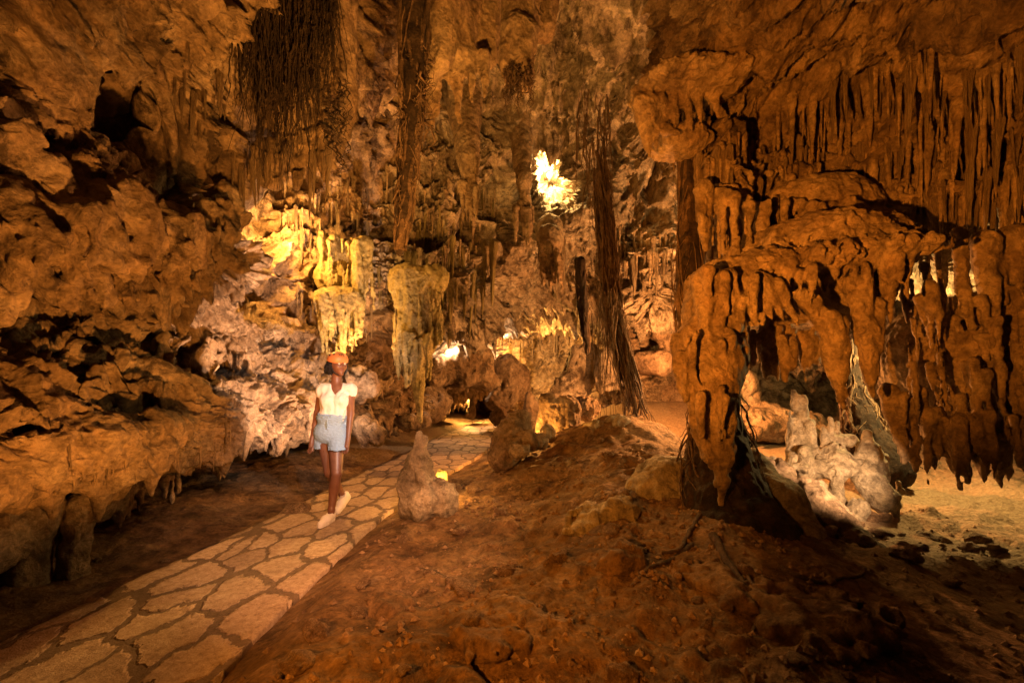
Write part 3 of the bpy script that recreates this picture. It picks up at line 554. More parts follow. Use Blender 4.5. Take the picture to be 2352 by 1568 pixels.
sm = [cap(Z3(440, 190), Z3(450, 330), .022, .055, .03), cap(Z3(450, 330), Z3(435, 640), .055, .115, .04), cap(Z3(425, 650), Z3(370, 950), .12, .17, .05), cap(Z3(380, 950), Z3(400, 1250), .17, .16, .05), cap(Z3(530, 260), Z3(520, 300), .018, .02, .02), ell(Z3(500, 880, 4.46), (.085, .08, .10), .03), cap(Z3(520, 1150, 4.5), Z3(480, 1350, 4.5), .17, .15, .05), ell(Z3(770, 1080, 4.5), (.14, .12, .125), .03), cap(Z3(800, 1150, 4.52), Z3(820, 1300, 4.52), .13, .13, .05), ell(Z3(270, 1300, 4.55), (.1, .1, .12), .04)]
stone_thing('stalagmite', sm, .009, M['pale'], lumpy(.035, 6, .02, 8.), 'rough pointed stalagmite beside the path with a lamp glowing behind it', 'stalagmite')
stone_thing('stone', [ell(Z3(785, 860, 4.95), (.075, .07, .10), .03)], .01, M['mossy'], lumpy(.02, 6, .01, 2.), 'small rounded stone glowing yellow behind the stalagmite beside the path', 'stone')
def Z5(zx, zy, d): return A(976+zx*.1953, 775+zy*.1953, d)
bd = [cap(Z5(1110, 985, 6.3), Z5(1010, 1200, 6.2), .17, .24, .08), cap(Z5(1010, 1200, 6.2), Z5(930, 1400, 6.1), .24, .22, .08), ell(Z5(1170, 1090, 6.3), (.14, .16, .17), .08)]
stone_thing('boulder', bd, .013, M['boulder'], lumpy(.05, 4, .045, 4.), 'dark upright boulder standing beside the far bend of the path', 'boulder')
bd = [ell(Z5(1490, 760, 7.2), (.19, .18, .155), .06), ell(Z5(1660, 860, 7.25), (.26, .22, .24), .08), cap(Z5(1450, 800, 7.2), Z5(1360, 1100, 7.15), .10, .10, .06), ell(Z5(1620, 1050, 7.2), (.29, .24, .2), .08), ell(Z5(1740, 950, 7.25), (.13, .2, .28), .08), hole(Z5(1500, 805, 7.0), (.09, .12, .035), .03), hole(Z5(1470, 1000, 6.98), (.08, .16, .1), .03), hole(Z5(1650, 765, 7.02), (.022, .1, .03), .02)]
stone_thing('boulder', bd, .013, M['boulder'], lumpy(.05, 4, .04, 6.), 'rounded hollowed boulder shaped like a bowed head on the mound', 'boulder')
for (zx, zy, d, r, m, lab) in ((1450, 1130, 6.6, (.13, .12, .12), 'smooth', 'small pale stone at the foot of the head-shaped boulder'), (1210, 1230, 6.0, (.22, .18, .11), 'boulder', 'low dark stone leaning against the upright boulder'), (1120, 1320, 5.8, (.16, .15, .10), 'boulder', 'small dark stone in front of the upright boulder'), (1870, 830, 8.4, (.28, .25, .22), 'boulder', 'round boulder behind the head-shaped boulder'),
                              (2230, 1000, 6.7, (.17, .16, .12), 'smooth', 'smooth stone cap left of the central root trunk foot'), (2320, 1040, 6.5, (.17, .16, .12), 'smooth', 'smooth stone against the foot of the central root trunk'), (1990, 1050, 6.6, (.2, .15, .08), 'smooth', 'flat stone on the crest of the mound')):
    stone_thing('boulder', [ell(Z5(zx, zy, d), r, .04)], .013, M[m], lumpy(.06, 4, .03, zx*.01), lab, 'boulder')
bd = [ell(A(1525, 1090, 4.3), (.26, .24, .19), .1), ell(A(1480, 1120, 4.2), (.16, .16, .12), .1), ell(A(1560, 1150, 4.1), (.22, .2, .17), .1)]
stone_thing('boulder', bd, .014, M['smooth'], lumpy(.05, 3.5, .02, 5.), 'smooth yellowish boulder on the mound left of the large root trunk', 'boulder')
bd = [cap(A(1725, 1075, 4.3), A(1790, 1160, 3.9), .16, .2, .1), cap(A(1790, 1160, 3.9), A(1870, 1275, 3.45), .2, .14, .1)]
stone_thing('boulder', bd, .014, M['smooth'], lumpy(.04, 2.5, .0, 9.), 'long smooth flowstone slab sloping down right of the large root trunk', 'boulder')
bd = [cap(A(1790, 1085, 4.5), A(1880, 1170, 4.1), .13, .17, .1), cap(A(1880, 1170, 4.1), A(1990, 1260, 3.7), .17, .12, .1)]+[ell(A(1760+i*26, 1062+i*18, 4.5-.08*i)+np.array((random.gauss(0, .02), 0, random.gauss(0, .02))), (.07, .07, .05), .02) for i in range(9)]
stone_thing('boulder', bd, .014, M['boulder'], lumpy(.06, 4, .04, 7.), 'rough rock ridge between the smooth slab and the pale stalagmites', 'boulder')
bd = [ell(A(1370, 1190, 3.75), (.2, .18, .10), .06), ell(A(1430, 1180, 3.7), (.13, .12, .10), .06), ell(A(1455, 1225, 3.55), (.15, .14, .08), .05), ell(A(1340, 1220, 3.6), (.14, .12, .07), .05), ell(A(1440, 1160, 3.75), (.05, .05, .07), .03)]
stone_thing('boulder', bd, .012, M['smooth'], lumpy(.05, 5, .03, 3.), 'low bumpy orange rock in the middle of the mound', 'boulder')
for (px, py, d, r, lab) in ((1060, 1520, 2.0, (.14, .12, .07), 'rounded stone at the bottom edge of the photo'), (1130, 1440, 2.25, (.16, .14, .07), 'broad low rock near the bottom of the mound'), (1900, 1480, 2.3, (.3, .35, .06), 'wide flat slab in shadow at lower right'), (1640, 1400, 2.6, (.16, .3, .06), 'flat worn slab running toward the big root foot'), (1400, 1330, 2.9, (.15, .12, .06), 'low stone in front of the bumpy orange rock'), (900, 1400, 2.75, (.12, .12, .06), 'stone low on the left flank of the mound')):
    b = A(px, py, d); g = gz(b[0], b[1]); stone_thing('boulder', [ell((b[0], b[1], g+.01), r, .04)], .011, M['soil'], lumpy(.06, 4, .02, px*.01), lab, 'boulder')
for (p0, p1, r, d, m, lab) in (((1087, 908), (1083, 950), .16, 13.4, 'boulder', 'thin pointed stalagmite silhouetted in the glowing far passage'), ((1218, 905), (1222, 960), .32, 10.5, 'boulder', 'dim broad stalagmite at the far end of the path'), ((1146, 915), (1146, 960), .22, 11.5, 'boulder', 'small block-like stalagmite right of the far glowing passage')):
    stone_thing('stalagmite', [cap(A(*p0, d), A(*p1, d), r*.2, r, .05)], .02, M[m], lumpy(.06, 4, .03, r*10), lab, 'stalagmite')
bl = [('large pitted boulder mass above the glowing far passage', [ell(A(1060, 830, 11.2), (.75, .6, .55), .25), ell(A(1000, 850, 10.9), (.4, .5, .45), .2), ell(A(1100, 870, 11.3), (.45, .5, .25), .2)], 'wall'),
      ('dark boulder left of the glowing far passage', [ell(A(985, 930, 10.6), (.5, .5, .42), .2), ell(A(940, 960, 10.), (.5, .4, .25), .2)], 'boulder'),
      ('dark rock mass between the two far lit chambers', [ell(A(1170, 870, 12.), (.55, .5, .6), .25), ell(A(1150, 920, 11.8), (.4, .4, .3), .2)], 'boulder'),
      ('slanted grey rock right of the far lit chamber', [cap(A(1345, 830, 11.8), A(1300, 910, 11.6), .5, .35, .2), ell(A(1400, 850, 11.), (.4, .4, .6), .2)], 'pale'),
      ('rough boulder on the slope of lit sand', [ell(A(1500, 830, 10.6), (.5, .4, .3), .15), ell(A(1530, 760, 10.8), (.5, .4, .35), .2)], 'boulder'),
      ('orange rock bank behind the stalagmite cluster', [ell(A(1730, 965, 9.5), (1.1, .5, .36), .3), ell(A(1690, 900, 9.9), (.5, .4, .5), .3), ell(A(1810, 985, 9.3), (.8, .4, .22), .2), ell(A(1655, 985, 9.2), (.5, .35, .2), .15)], 'wall')]
for i, (lab, pr, m) in enumerate(bl): stone_thing('boulder', pr, .035, M[m], lumpy(.14, 1.8, .12, i*3.), lab, 'boulder')

# knobs of the pendant row on the left wall
kn = []
for i in range(40):
    px = 20+i*13+random.gauss(0, 9); d = 2860/(CX-px); py = 575+random.gauss(0, 30)+.03*(px-250); L = random.uniform(.12, .30); r = random.uniform(.045, .10); b = A(px, py, d)+np.array((random.uniform(-.02, .22), 0, 0))
    kn += [cap(b+np.array((-.12, 0, L)), b+np.array((0, 0, .1)), r*1.7, r, .05), cap(b+np.array((0, 0, .1)), b+np.array((random.gauss(0, .04), random.gauss(0, .04), -.12*random.random())), r, r*.5, .06)]
for i in range(26):
    px = -20+i*23+random.gauss(0, 9); d = 3020/(CX-px); py = 670+random.gauss(0, 25)+.02*px; r = random.uniform(.05, .10); b = A(px, py, d)
    kn += [cap(b+np.array((-.16, 0, .2)), b, r*1.4, r*.4, .07)]
stone_thing('knobbly_rock', kn, .015, M['wall'], lumpy(.07, 7, .06, 12.), 'row of rounded knobs of rock hanging across the middle of the left wall', 'rock')
# ------------------------------------------------------------------ roots
def tube(pts, r0, r1, ns=6, wob=.0, seed=0, seg=24):
    P = np.array(pts, float); W = cr_w(len(P), seg); c = W@P; s = np.random.default_rng(seed); ph = s.random(3)*50
    t = np.linspace(0, 1, seg); q = np.stack((t*4+ph[0], t*0+ph[1], t*0+ph[2]), -1)
    c[:, 0] += wob*fbm(q, 1.2, 3); c[:, 1] += wob*fbm(q+9, 1.2, 3)
    T = np.gradient(c, axis=0); T /= np.linalg.norm(T, axis=1, keepdims=True)+1e-9
    u = np.cross(T, (.3, .9, .1)); u /= np.linalg.norm(u, axis=1, keepdims=True)+1e-9; v = np.cross(T, u)
    a = np.arange(ns)/ns*2*np.pi; r = (r0+(r1-r0)*t)*(1+.18*noise(q*5))
    V = c[:, None]+r[:, None, None]*(np.cos(a)[None, :, None]*u[:, None]+np.sin(a)[None, :, None]*v[:, None])
    i = np.arange(seg*ns).reshape(seg, ns); j = np.roll(i, -1, 1)
    return V.reshape(-1, 3), np.stack((i[:-1], j[:-1], j[1:], i[1:]), -1).reshape(-1, 4)
def tubes_obj(name, L, mat, parent=None):
    Vs, Fs, n = [], [], 0
    for V, f in L: Vs.append(V); Fs.append(f+n); n += len(V)
    o = new_obj(name, np.concatenate(Vs), np.concatenate(Fs), mat)
    return adopt(o, parent) if parent else o
def bundle(path, n, R, r, seed, flare=0., wob=.04, seg=30, ends=.0):
    """n strands twisting round a line of (point, spread)"""
    s = np.random.default_rng(seed); out = []
    for k in range(n):
        a0 = s.random()*6.28; rr = math.sqrt(s.random()); tw = s.normal(0, .8); pts = []
        t0 = s.uniform(0, ends) if ends else 0; t1 = 1-(s.uniform(0, ends) if ends else 0)
        for i in range(7):
            t = (t0+(t1-t0)*i/6)*(len(path)-1); j = min(int(t), len(path)-2); f = t-j
            p = np.array(path[j][0])*(1-f)+np.array(path[j+1][0])*f; sp = path[j][1]*(1-f)+path[j+1][1]*f
            a = a0+tw*t; pts.append(p+np.array((math.cos(a)*sp*rr, math.sin(a)*sp*rr*.7, 0)))
        q = r*s.uniform(.35, 1.3); out.append(tube(pts, q, q*.75, 6, wob, seed*100+k, seg))
    return out
def root_column(label, path, n, r, seed, fine=0, foot=None, nm='root_column', ends=0., core=True, wob=.04):
    e = empty(nm, path[-1][0], label, 'tree root')
    if core: 
        cm = [cap(a[0], b[0], max(a[1]*.85, .02), max(b[1]*.85, .02), .05) for a, b in zip(path[:-1], path[1:])]
        sdf_obj('trunk', cm, .016, M['dark_root'], lambda p: -.03*fbm(p*np.array((1, 1, .2)), 14, 2), e)
    tubes_obj('root_bundle', bundle(path, n, 0, r, seed, wob=wob, ends=ends), M['bark'], e)
    if fine: tubes_obj('rootlets', bundle([(p, s*1.25+.01) for p, s in path], fine, 0, r*.3, seed+50, wob=wob*1.8, ends=.5), M['rootlet'], e)
    return e
root_column('large dark root trunk rising behind the tapering pendant to the ceiling', [(A(1585, 360, 5.2), .12), (A(1585, 560, 5.0), .13), (A(1590, 720, 4.7), .14), (A(1640, 900, 4.35), .17), (A(1655, 1050, 4.05), .29), (A(1668, 1170, 3.85), .42), (A(1690, 1240, 3.7), .56)], 60, .028, 3, 70)
root_column('tall root trunk in the centre flaring to a foot on top of the mound', [(A(1378, 300, 7.8), .10), (A(1388, 480, 7.5), .15), (A(1396, 570, 7.4), .15), (A(1402, 690, 7.2), .15), (A(1432, 820, 7.1), .14), (A(1455, 920, 7.05), .15), (A(1470, 985, 7.0), .24)], 60, .020, 4, 90, ends=.42, core=False)
root_column('reddish root trunk widening to the floor behind the pale stalagmites', [(A(1962, 780, 6.3), .10), (A(1965, 900, 6.2), .16), (A(1985, 1000, 6.1), .27), (A(2020, 1070, 6.), .42)], 46, .025, 5, 40)
root_column('thick brown root rope hanging free beside the hanging rock', [(A(952, -60, 4.25), .13), (A(950, 100, 4.25), .125), (A(945, 260, 4.2), .10), (A(936, 400, 4.2), .085), (A(925, 500, 4.2), .08), (A(919, 575, 4.2), .045)], 34, .022, 6, 40, nm='root_rope')
root_column('dim hanging root in the far passage left of the central trunk', [(A(1332, 600, 8.), .11), (A(1338, 700, 8.), .10), (A(1348, 810, 8.), .04)], 16, .02, 8, 20, nm='root_rope')
def strands(label, x0, x1, ya, yb, La, Lb, d0, d1, n, r, seed, nm='root_curtain', mat='rootlet', wob=.05):
    s = np.random.default_rng(seed); L = []
    for k in range(n):
        px = s.uniform(x0, x1); d = s.uniform(d0, d1); env = 1-.5*abs((px-x0)/(x1-x0)*2-.85)**1.5*(1 if n > 200 else 0); y = s.uniform(ya, ya+(yb-ya)*max(.15, env)); ln = (La+(Lb-La)*s.random()**1.7)*(.6+.4*env)*(1+.5*float(noise(np.array([[px*.05, 3.3, 1.1]]))[0])); dx = s.normal(0, ln*.09)
        L.append(tube([A(px, y, d), A(px+dx*.2, y+ln*.35, d), A(px+dx*.6, y+ln*.7, d), A(px+dx, y+ln, d)], r*s.choice((.4, .6, .9, 1.2, 2.2)), r*.25, 5, wob*s.uniform(.5, 2.), seed*77+k, 16))
    return tag(tubes_obj(nm, L, M[mat]), label, 'hanging roots')
strands('dense curtain of dark hair-like roots over the rock pendant at upper left', 535, 775, -160, 240, 90, 330, 3.75, 4.05, 760, .006, 11, mat='dark_root', wob=.018)
strands('thin pale root strings hanging right of the bright opening', 1325, 1405, 200, 330, 120, 330, 7.4, 8.2, 40, .008, 12, wob=.03)
strands('short tuft of dark roots under the shaded rock at the top of the vault', 1160, 1222, 140, 200, 40, 90, 5.85, 6.1, 60, .009, 13, mat='bark')
strands('loose root strings hanging before the orange pillar wall', 1372, 1416, 640, 760, 90, 270, 6.8, 7.1, 40, .010, 14, wob=.03)
strands('wisps of fine roots fraying off the hanging root rope', 925, 1000, 60, 260, 60, 200, 4.1, 4.3, 50, .005, 15, wob=.08)
strands('ragged roots hanging at the right side of the dark root curtain', 745, 800, 180, 330, 40, 120, 4.2, 4.35, 40, .006, 16, mat='dark_root', wob=.06)
for px in (1701, 1360): tag(tubes_obj('hanging_root', [tube([A(px, 890 if px > 1500 else 720, 6.5), A(px+2, 940 if px > 1500 else 800, 6.5), A(px+5, 985 if px > 1500 else 880, 6.5)], .010, .007, 5, .02, px)], M['bark']),
    'single thin root hanging over the orange rock bank' if px > 1500 else 'single thin root hanging left of the central trunk', 'hanging roots')
gr = [([(1590, 1250), (1540, 1290), (1490, 1305), (1450, 1345)], .018, 'curved dark root lying on the soil left of the big root foot'), ([(1700, 1290), (1730, 1350), (1740, 1420), (1720, 1500)], .014, 'thin root creeping down the dark slope toward the camera'),
      ([(1790, 1300), (1880, 1335), (1960, 1325), (1990, 1305)], .016, 'looping root on the shaded ground right of the big root foot'), ([(1640, 1230), (1670, 1290), (1700, 1340), (1715, 1390)], .03, 'thick pale root sliding down below the big root foot'), ([(1610, 1180), (1580, 1230), (1560, 1260), (1520, 1270)], .02, 'short root branching off the left of the big root foot')]
for k, (L, r, lab) in enumerate(gr):
    pts = []
    for px, py in L:
        d = (1.25)*F/(py-HZ)
        for _ in range(12):
            b = A(px, py, d); g = gz(b[0], b[1])+r*.5; d = d*.5+.5*(CH-g)*F/(py-HZ)
        b = A(px, py, d); pts.append((b[0], b[1], g))
    tag(tubes_obj('ground_root', [tube(pts, r, r*.5, 8, .02, 300+k, 30)], M['bark']), lab, 'root')

# ------------------------------------------------------------------ loose stones
def stone_mesh(seed):
    pr = [ell((0, 0, 0), (.5, .42, .33), .1), ell((.2, .1, .05), (.3, .3, .25), .1)]
    V, Q = sdf(pr, .06, lambda p: -.16*fbm(p, 1.7, 3, off=seed*5.)-.03*fbm(p, 6, 2, off=seed*3.), .3); o = new_obj('stone_seed', V, Q, M['gravel']); me = o.data; me.name = 'stone'; bpy.data.objects.remove(o); return me
SM = [stone_mesh(k) for k in range(7)]
def drop_stone(x, y, s, label, grp, nm='stone'):
    o = bpy.data.objects.new(nm, random.choice(SM)); COL.objects.link(o); o.location = (x, y, gz(x, y)+s*.12); o.scale = (s, s*random.uniform(.7, 1.2), s*random.uniform(.6, 1.)); o.rotation_euler = (random.gauss(0, .3), random.gauss(0, .3), random.random()*6.28)
    return tag(o, label, 'stone', grp)
for k in range(70):
    y = random.uniform(1.5, 6.0); l, r = path_line(np.array(y)); x = random.uniform(float(r)+.25, float(r)+3.2)
    drop_stone(x, y, random.choice((.05, .07, .09, .12, .16)), 'loose brown stone lying on the soil of the mound', 'loose stones on the mound')
for k in range(26):
    drop_stone(random.uniform(2.4, 4.2), random.uniform(3.0, 4.6), random.choice((.06, .09, .13, .18)), 'loose pale stone on the lit sand below the stalagmite cluster', 'loose stones on the lit sand')
for k in range(18):
    y = random.uniform(2.6, 6.5); l, r = path_line(np.array(y)); drop_stone(float(l)-random.uniform(.1, .9), y, random.choice((.03, .04, .06)), 'small stone on the bare soil left of the path', 'small stones left of the path')
b = A(680, 1118, 4.9); drop_stone(b[0], b[1], .3, 'half-buried grey stone on the soil left of the walking woman', None)
peb = []
for k in range(5000):
    y = random.uniform(1.2, 5.5); l, r = path_line(np.array(y)); x = random.uniform(float(r)+.1, float(r)+3.4) if random.random() < .8 else random.uniform(2.3, 4.4)
    if noise(np.array([[x*1.3, y*1.3, 3.3]]))[0] < -.05 and random.random() < .8: continue
    peb.append((x, y, random.choice((.006, .008, .012, .018, .028))))
V0 = np.array([(1, 0, 0), (0, 1, 0), (-1, 0, 0), (0, -1, 0), (0, 0, .8), (0, 0, -.8)], float); F0 = np.array([(0, 1, 4), (1, 2, 4), (2, 3, 4), (3, 0, 4), (1, 0, 5), (2, 1, 5), (3, 2, 5), (0, 3, 5)])
Vs, Fs = [], []
for k, (x, y, s) in enumerate(peb):
    a = random.random()*6.28; R = np.array(((math.cos(a), -math.sin(a), 0), (math.sin(a), math.cos(a), 0), (0, 0, 1)))
    Vs.append((V0*RNG.uniform(.6, 1.2, (6, 1)))@R.T*s+np.array((x, y, gz(x, y)+s*.2))); Fs.append(F0+6*k)
tag(new_obj('pebbles', np.concatenate(Vs), np.concatenate(Fs), M['gravel'], smooth=False), 'fine crumbs of soil and gravel strewn over the mound', 'pebbles', kind='stuff')

# ------------------------------------------------------------------ stalactites
def spike_mesh(name, seed, kind):
    r = np.random.default_rng(seed); nr, ns = 22, 12; V = []
    bx, by = r.normal(0, .10, 2); ph = r.random(4)*6.28
    for i in range(nr):
        t = i/(nr-1); z = .12-1.12*t
        if kind == 0: rad = (1-t)**.75*(.72+.28*math.exp(-t*5))
        elif kind == 1: rad = (1-t)**.45*(.62+.38*math.exp(-t*7))
        else: rad = (.34*(1-t)**.3+.66*math.exp(-t*4.5))
        rad *= 1+.10*math.sin(t*17+ph[0])+.07*math.sin(t*37+ph[1]); rad = max(rad*math.sqrt(max(0, 1-(1-min(1, t/.16))**2)), .012)
        for j in range(ns):
            a = j/ns*2*math.pi; lob = 1+.16*math.sin(a*2+ph[2]+t*2)+.10*math.sin(a*5+ph[3]+t*4)+r.normal(0, .05)
            V.append((rad*lob*math.cos(a)+bx*t*t*1.5, rad*lob*math.sin(a)+by*t*t*1.5, z+r.normal(0, .004)))
    Fc = [(i*ns+j, i*ns+(j+1) % ns, (i+1)*ns+(j+1) % ns, (i+1)*ns+j) for i in range(nr-1) for j in range(ns)]
    Fc += [tuple(range(ns-1, -1, -1)), tuple((nr-1)*ns+j for j in range(ns))][::1]
    me = bpy.data.meshes.new(name); me.from_pydata(V, [], [f[::-1] for f in Fc]); me.polygons.foreach_set('use_smooth', np.full(len(me.polygons), True)); me.update(); return me
SPK = {mt: [spike_mesh('stalactite', s+off, s % 3) for s in range(9)] for off, mt in ((0, 'stalac'), (20, 'mossy'), (40, 'drip'))}
for mt, L in SPK.items():
    for me in L: me.materials.append(M[mt])
dg = bpy.context.evaluated_depsgraph_get()
BV = {}
def bvh_of(o):
    if o.name not in BV: BV[o.name] = BVHTree.FromObject(o, bpy.context.evaluated_depsgraph_get())
    return BV[o.name]
def hit(px, py, objs):
    d = Vector(tuple(at(px, py, 1.)))-Vector((0, 0, CH)); d.normalize(); best = None
    for o in objs:
        h = bvh_of(o).ray_cast(Vector((0, 0, CH)), d)
        if h[0] and (best is None or h[3] < best[1]): best = (h[0], h[3])
    return best[0] if best else None
def free_hang(h, objs, L):               # let the spike hang clear of the wall, from the rock above it
    p = h-Vector((h.x, h.y, 0)).normalized()*random.uniform(.04, .28); best = None
    for o in objs:
        q = bvh_of(o).ray_cast(p+Vector((0, 0, .02)), Vector((0, 0, 1)), .30)
        if q[0] and (best is None or q[3] < best[1]): best = (q[0], q[3])
    return (best[0]+Vector((0, 0, .02)), L+best[1]*.5) if best else (h, L)
def stalactite(p, L, w, mt, label, group, tilt=.04):
    me = random.choice(SPK[mt]); o = bpy.data.objects.new('stalactite', me); COL.objects.link(o)
    o.location = p; o.scale = (w, w*random.uniform(.8, 1.2), L); o.rotation_euler = (random.gauss(0, tilt), random.gauss(0, tilt), random.random()*6.28)
    return tag(o, label, 'stalactite', group)
def fringe(poly, n, spread, Lpx, objs, mt, label, group, wr=(.065, .12), push=.08):
    """n stalactites hung from the surface seen along a line in the photo"""
    poly = np.array(poly, float); seg = np.concatenate(([0], np.cumsum(np.hypot(*np.diff(poly, axis=0).T))))
    for k in range(n):
        t = seg[-1]*(k+random.uniform(.1, .9))/n; px = np.interp(t, seg, poly[:, 0])+random.gauss(0, 4); py = np.interp(t, seg, poly[:, 1])+random.uniform(-spread, spread)
        h = hit(px, py, objs)
        if h is None: continue
        L = (Lpx[0]*.7+(Lpx[1]*1.15-Lpx[0]*.7)*random.random()**1.6)*h.y/F; w = L*random.uniform(*wr)*.85
        if random.random() < .65: h, L = free_hang(h, objs, L)
        stalactite(h, L, max(w, L*.05), mt, label, group)
ST = 'yellow stalactites on the lit back wall'
fringe([(690, 500), (760, 470), (850, 480)], 16, 22, (35, 75), [back_wall, left_wall], 'stalac', 'small bright stalactite above the brightest yellow patch of wall', ST)
fringe([(665, 500), (700, 545), (760, 600)], 24, 22, (30, 80), [back_wall, left_wall], 'stalac', 'short bright stalactite in the hollow beside the brightest yellow wall', ST)
fringe([(680, 660), (740, 690), (860, 720)], 20, 22, (30, 80), [back_wall, left_wall], 'stalac', 'thin stalactite low on the wall above the walking woman', ST)
fringe([(740, 560), (800, 545), (880, 560)], 16, 25, (60, 110), [back_wall, left_wall], 'stalac', 'slim yellow stalactite in the brightest part of the back wall', ST)
fringe([(735, 650), (800, 640), (880, 640)], 12, 20, (50, 120), [back_wall, left_wall], 'mossy', 'mossy yellow stalactite low on the brightly lit back wall', ST)
fringe([(780, 420), (860, 400), (930, 440)], 14, 30, (45, 95), [back_wall], 'stalac', 'brown stalactite high above the bright yellow patch of wall', 'brown stalactites of the back wall')
SC = 'mossy stalactites in the centre curtain'
fringe([(940, 540), (1020, 500), (1130, 470)], 22, 25, (45, 100), [back_wall], 'mossy', 'short crusted stalactite in the upper row of the centre curtain', SC)
fringe([(930, 600), (1040, 590), (1140, 560)], 22, 25, (60, 130), [back_wall], 'mossy', 'crusted stalactite in the middle row of the centre curtain', SC)
fringe([(970, 680), (1040, 670), (1110, 640)], 18, 22, (60, 130), [back_wall], 'mossy', 'long crusted stalactite along the lower edge of the centre curtain', SC)
fringe([(1240, 560), (1300, 560)], 9, 14, (80, 130), [back_wall], 'stalac', 'long ribbed stalactite hanging below the bright opening', 'stalactites below the bright opening')
fringe([(1380, 600), (1460, 590), (1540, 560)], 18, 30, (40, 90), [back_wall], 'stalac', 'grey stalactite on the back wall right of the root rope', 'stalactites beside the root rope')
fringe([(1110, 770), (1200, 790), (1330, 780)], 22, 12, (22, 45), [back_wall, low_wall], 'stalac', 'tiny stalactite over the far low passage', 'far stalactites over the passage')
SR = 'stalactites of the right ceiling'
fringe([(1560, 380), (1700, 350), (1860, 350)], 26, 25, (90, 220), [right_wall], 'drip', 'long orange stalactite in the row above the flowstone canopy', SR, (.065, .11))
fringe([(1560, 470), (1640, 500), (1760, 440)], 20, 30, (80, 190), [right_wall], 'drip', 'orange stalactite low on the ceiling behind the big root', SR, (.065, .11))
fringe([(1900, 260), (2100, 220), (2352, 200)], 24, 50, (70, 160), [right_wall], 'drip', 'dim stalactite high on the ceiling near the right edge', SR, (.075, .12))
fringe([(1950, 380), (2120, 370), (2360, 360)], 24, 45, (90, 210), [right_wall], 'drip', 'thick orange stalactite in the middle of the right ceiling', SR, (.075, .12))
fringe([(2090, 500), (2200, 510), (2360, 500)], 20, 40, (90, 200), [right_wall], 'drip', 'thick stalactite low on the right ceiling beyond the canopy', SR, (.075, .12))
fringe([(1480, 215), (1560, 215), (1640, 225)], 9, 15, (60, 130), [right_wall], 'drip', 'smooth pendant at the left end of the right ceiling', SR, (.075, .12))
FINE = []                               # small spikes past the 300 largest: (vertices, quads, material)
def spike_arrays(me, mt, r, L, h):
    co = np.empty(len(me.vertices)*3, np.float32); me.vertices.foreach_get('co', co)
    FINE.append((co.reshape(-1, 3)*np.array((r, r, L))+np.array(h), np.array([f.vertices[:] for f in me.polygons if len(f.vertices) == 4]), mt))
def fine_fringe(polys, mt, objs, n, Lpx):
    for k in range(n):
        a, b, sp = random.choice(polys); t = random.random(); h = hit(a[0]+(b[0]-a[0])*t, a[1]+(b[1]-a[1])*t+random.uniform(-sp, sp), objs)
        if h is None: continue
        L = (Lpx[0]+(Lpx[1]-Lpx[0])*random.random()**2)*h.y/F; r = L*random.uniform(.06, .13)
        if random.random() < .5: h, L = free_hang(h, objs, L)
        spike_arrays(random.choice(SPK[mt]), mt, r, L, h)
fine_fringe([((1540, 380), (1900, 340), 60), ((1900, 330), (2360, 260), 150), ((1960, 470), (2360, 470), 90), ((1560, 480), (1750, 450), 60)], 'drip', [right_wall], 420, (45, 150))
fine_fringe([((640, 470), (900, 440), 60), ((900, 500), (1150, 480), 80), ((940, 620), (1130, 600), 60), ((1400, 560), (1540, 540), 50)], 'stalac', [back_wall, left_wall], 260, (25, 80))
fringe([(110, 1135), (230, 1070), (420, 1045), (600, 1012)], 40, 12, (14, 44), [left_wall], 'drip', 'tiny drip along the undercut lower lip of the left wall', 'small drips under the left wall')
SL = 'stalactites of the left wall'
fringe([(400, 200), (450, 220), (530, 280)], 14, 30, (45, 110), [left_wall, back_wall], 'drip', 'stubby stalactite on the upper left wall beside the dark roots', SL, (.09, .14))
fringe([(540, 370), (640, 345), (760, 330)], 34, 30, (60, 130), [root_rock, left_wall, back_wall], 'drip', 'brown stalactite in the fringe below the dark root curtain', SL)

allst = sorted((o for o in COL.objects if o.name.split('.')[0] == 'stalactite'), key=lambda o: -o.scale.z*o.scale.x/max(.5, o.location.y)**2)
for o in allst[290:]:
    mt = next(k for k, L in SPK.items() if o.data in L); spike_arrays(o.data, mt, o.scale.x, o.scale.z, o.location); bpy.data.objects.remove(o)
Vs, Fs, Mi, c = [], [], [], 0
for co, q, mt in FINE: Vs.append(co); Fs.append(q+c); c += len(co); Mi += [list(SPK).index(mt)]*len(q)
fo = new_obj('stalactite_fringe', np.concatenate(Vs), np.concatenate(Fs), None)
for mt in SPK: fo.data.materials.append(M[mt])
fo.data.polygons.foreach_set('material_index', np.array(Mi, np.int32)); fo.data.update()
tag(fo, 'countless thin stalactites bristling between the larger ones on ceiling and walls', 'stalactites', kind='stuff')

# ------------------------------------------------------------------ the lamp in the bright opening
M['glow'], nt_, b_ = nodes_of('lamp_glass'); b_.inputs['Emission Color'].default_value = (1, .74, .36, 1); b_.inputs['Emission Strength'].default_value = 30; b_.inputs['Base Color'].default_value = (.8, .7, .5, 1)
M['metal'] = flat_mat('lamp_metal', (.12, .10, .08), .5)
hn = hit(1262, 402, [back_wall]); bk = Vector((hn.x, hn.y, hn.z-CH)).normalized(); lp = np.array(hn-bk*.52)
e = empty('floodlight', lp, 'glaring lamp shining out of the rock opening in the back wall', 'lamp')
sdf_obj('housing', [cap(lp+np.array((0, .05, -.06)), lp+np.array((0, .10, -.12)), .05, .035, .02)], .012, M['metal'], None, e)
sdf_obj('lens', [ell(lp, (.07, .05, .08), .02)], .01, M['glow'], None, e)
lamp('opening_light', 'POINT', lp+np.array((0, -.10, .0)), 620, (1, .56, .17), .08)
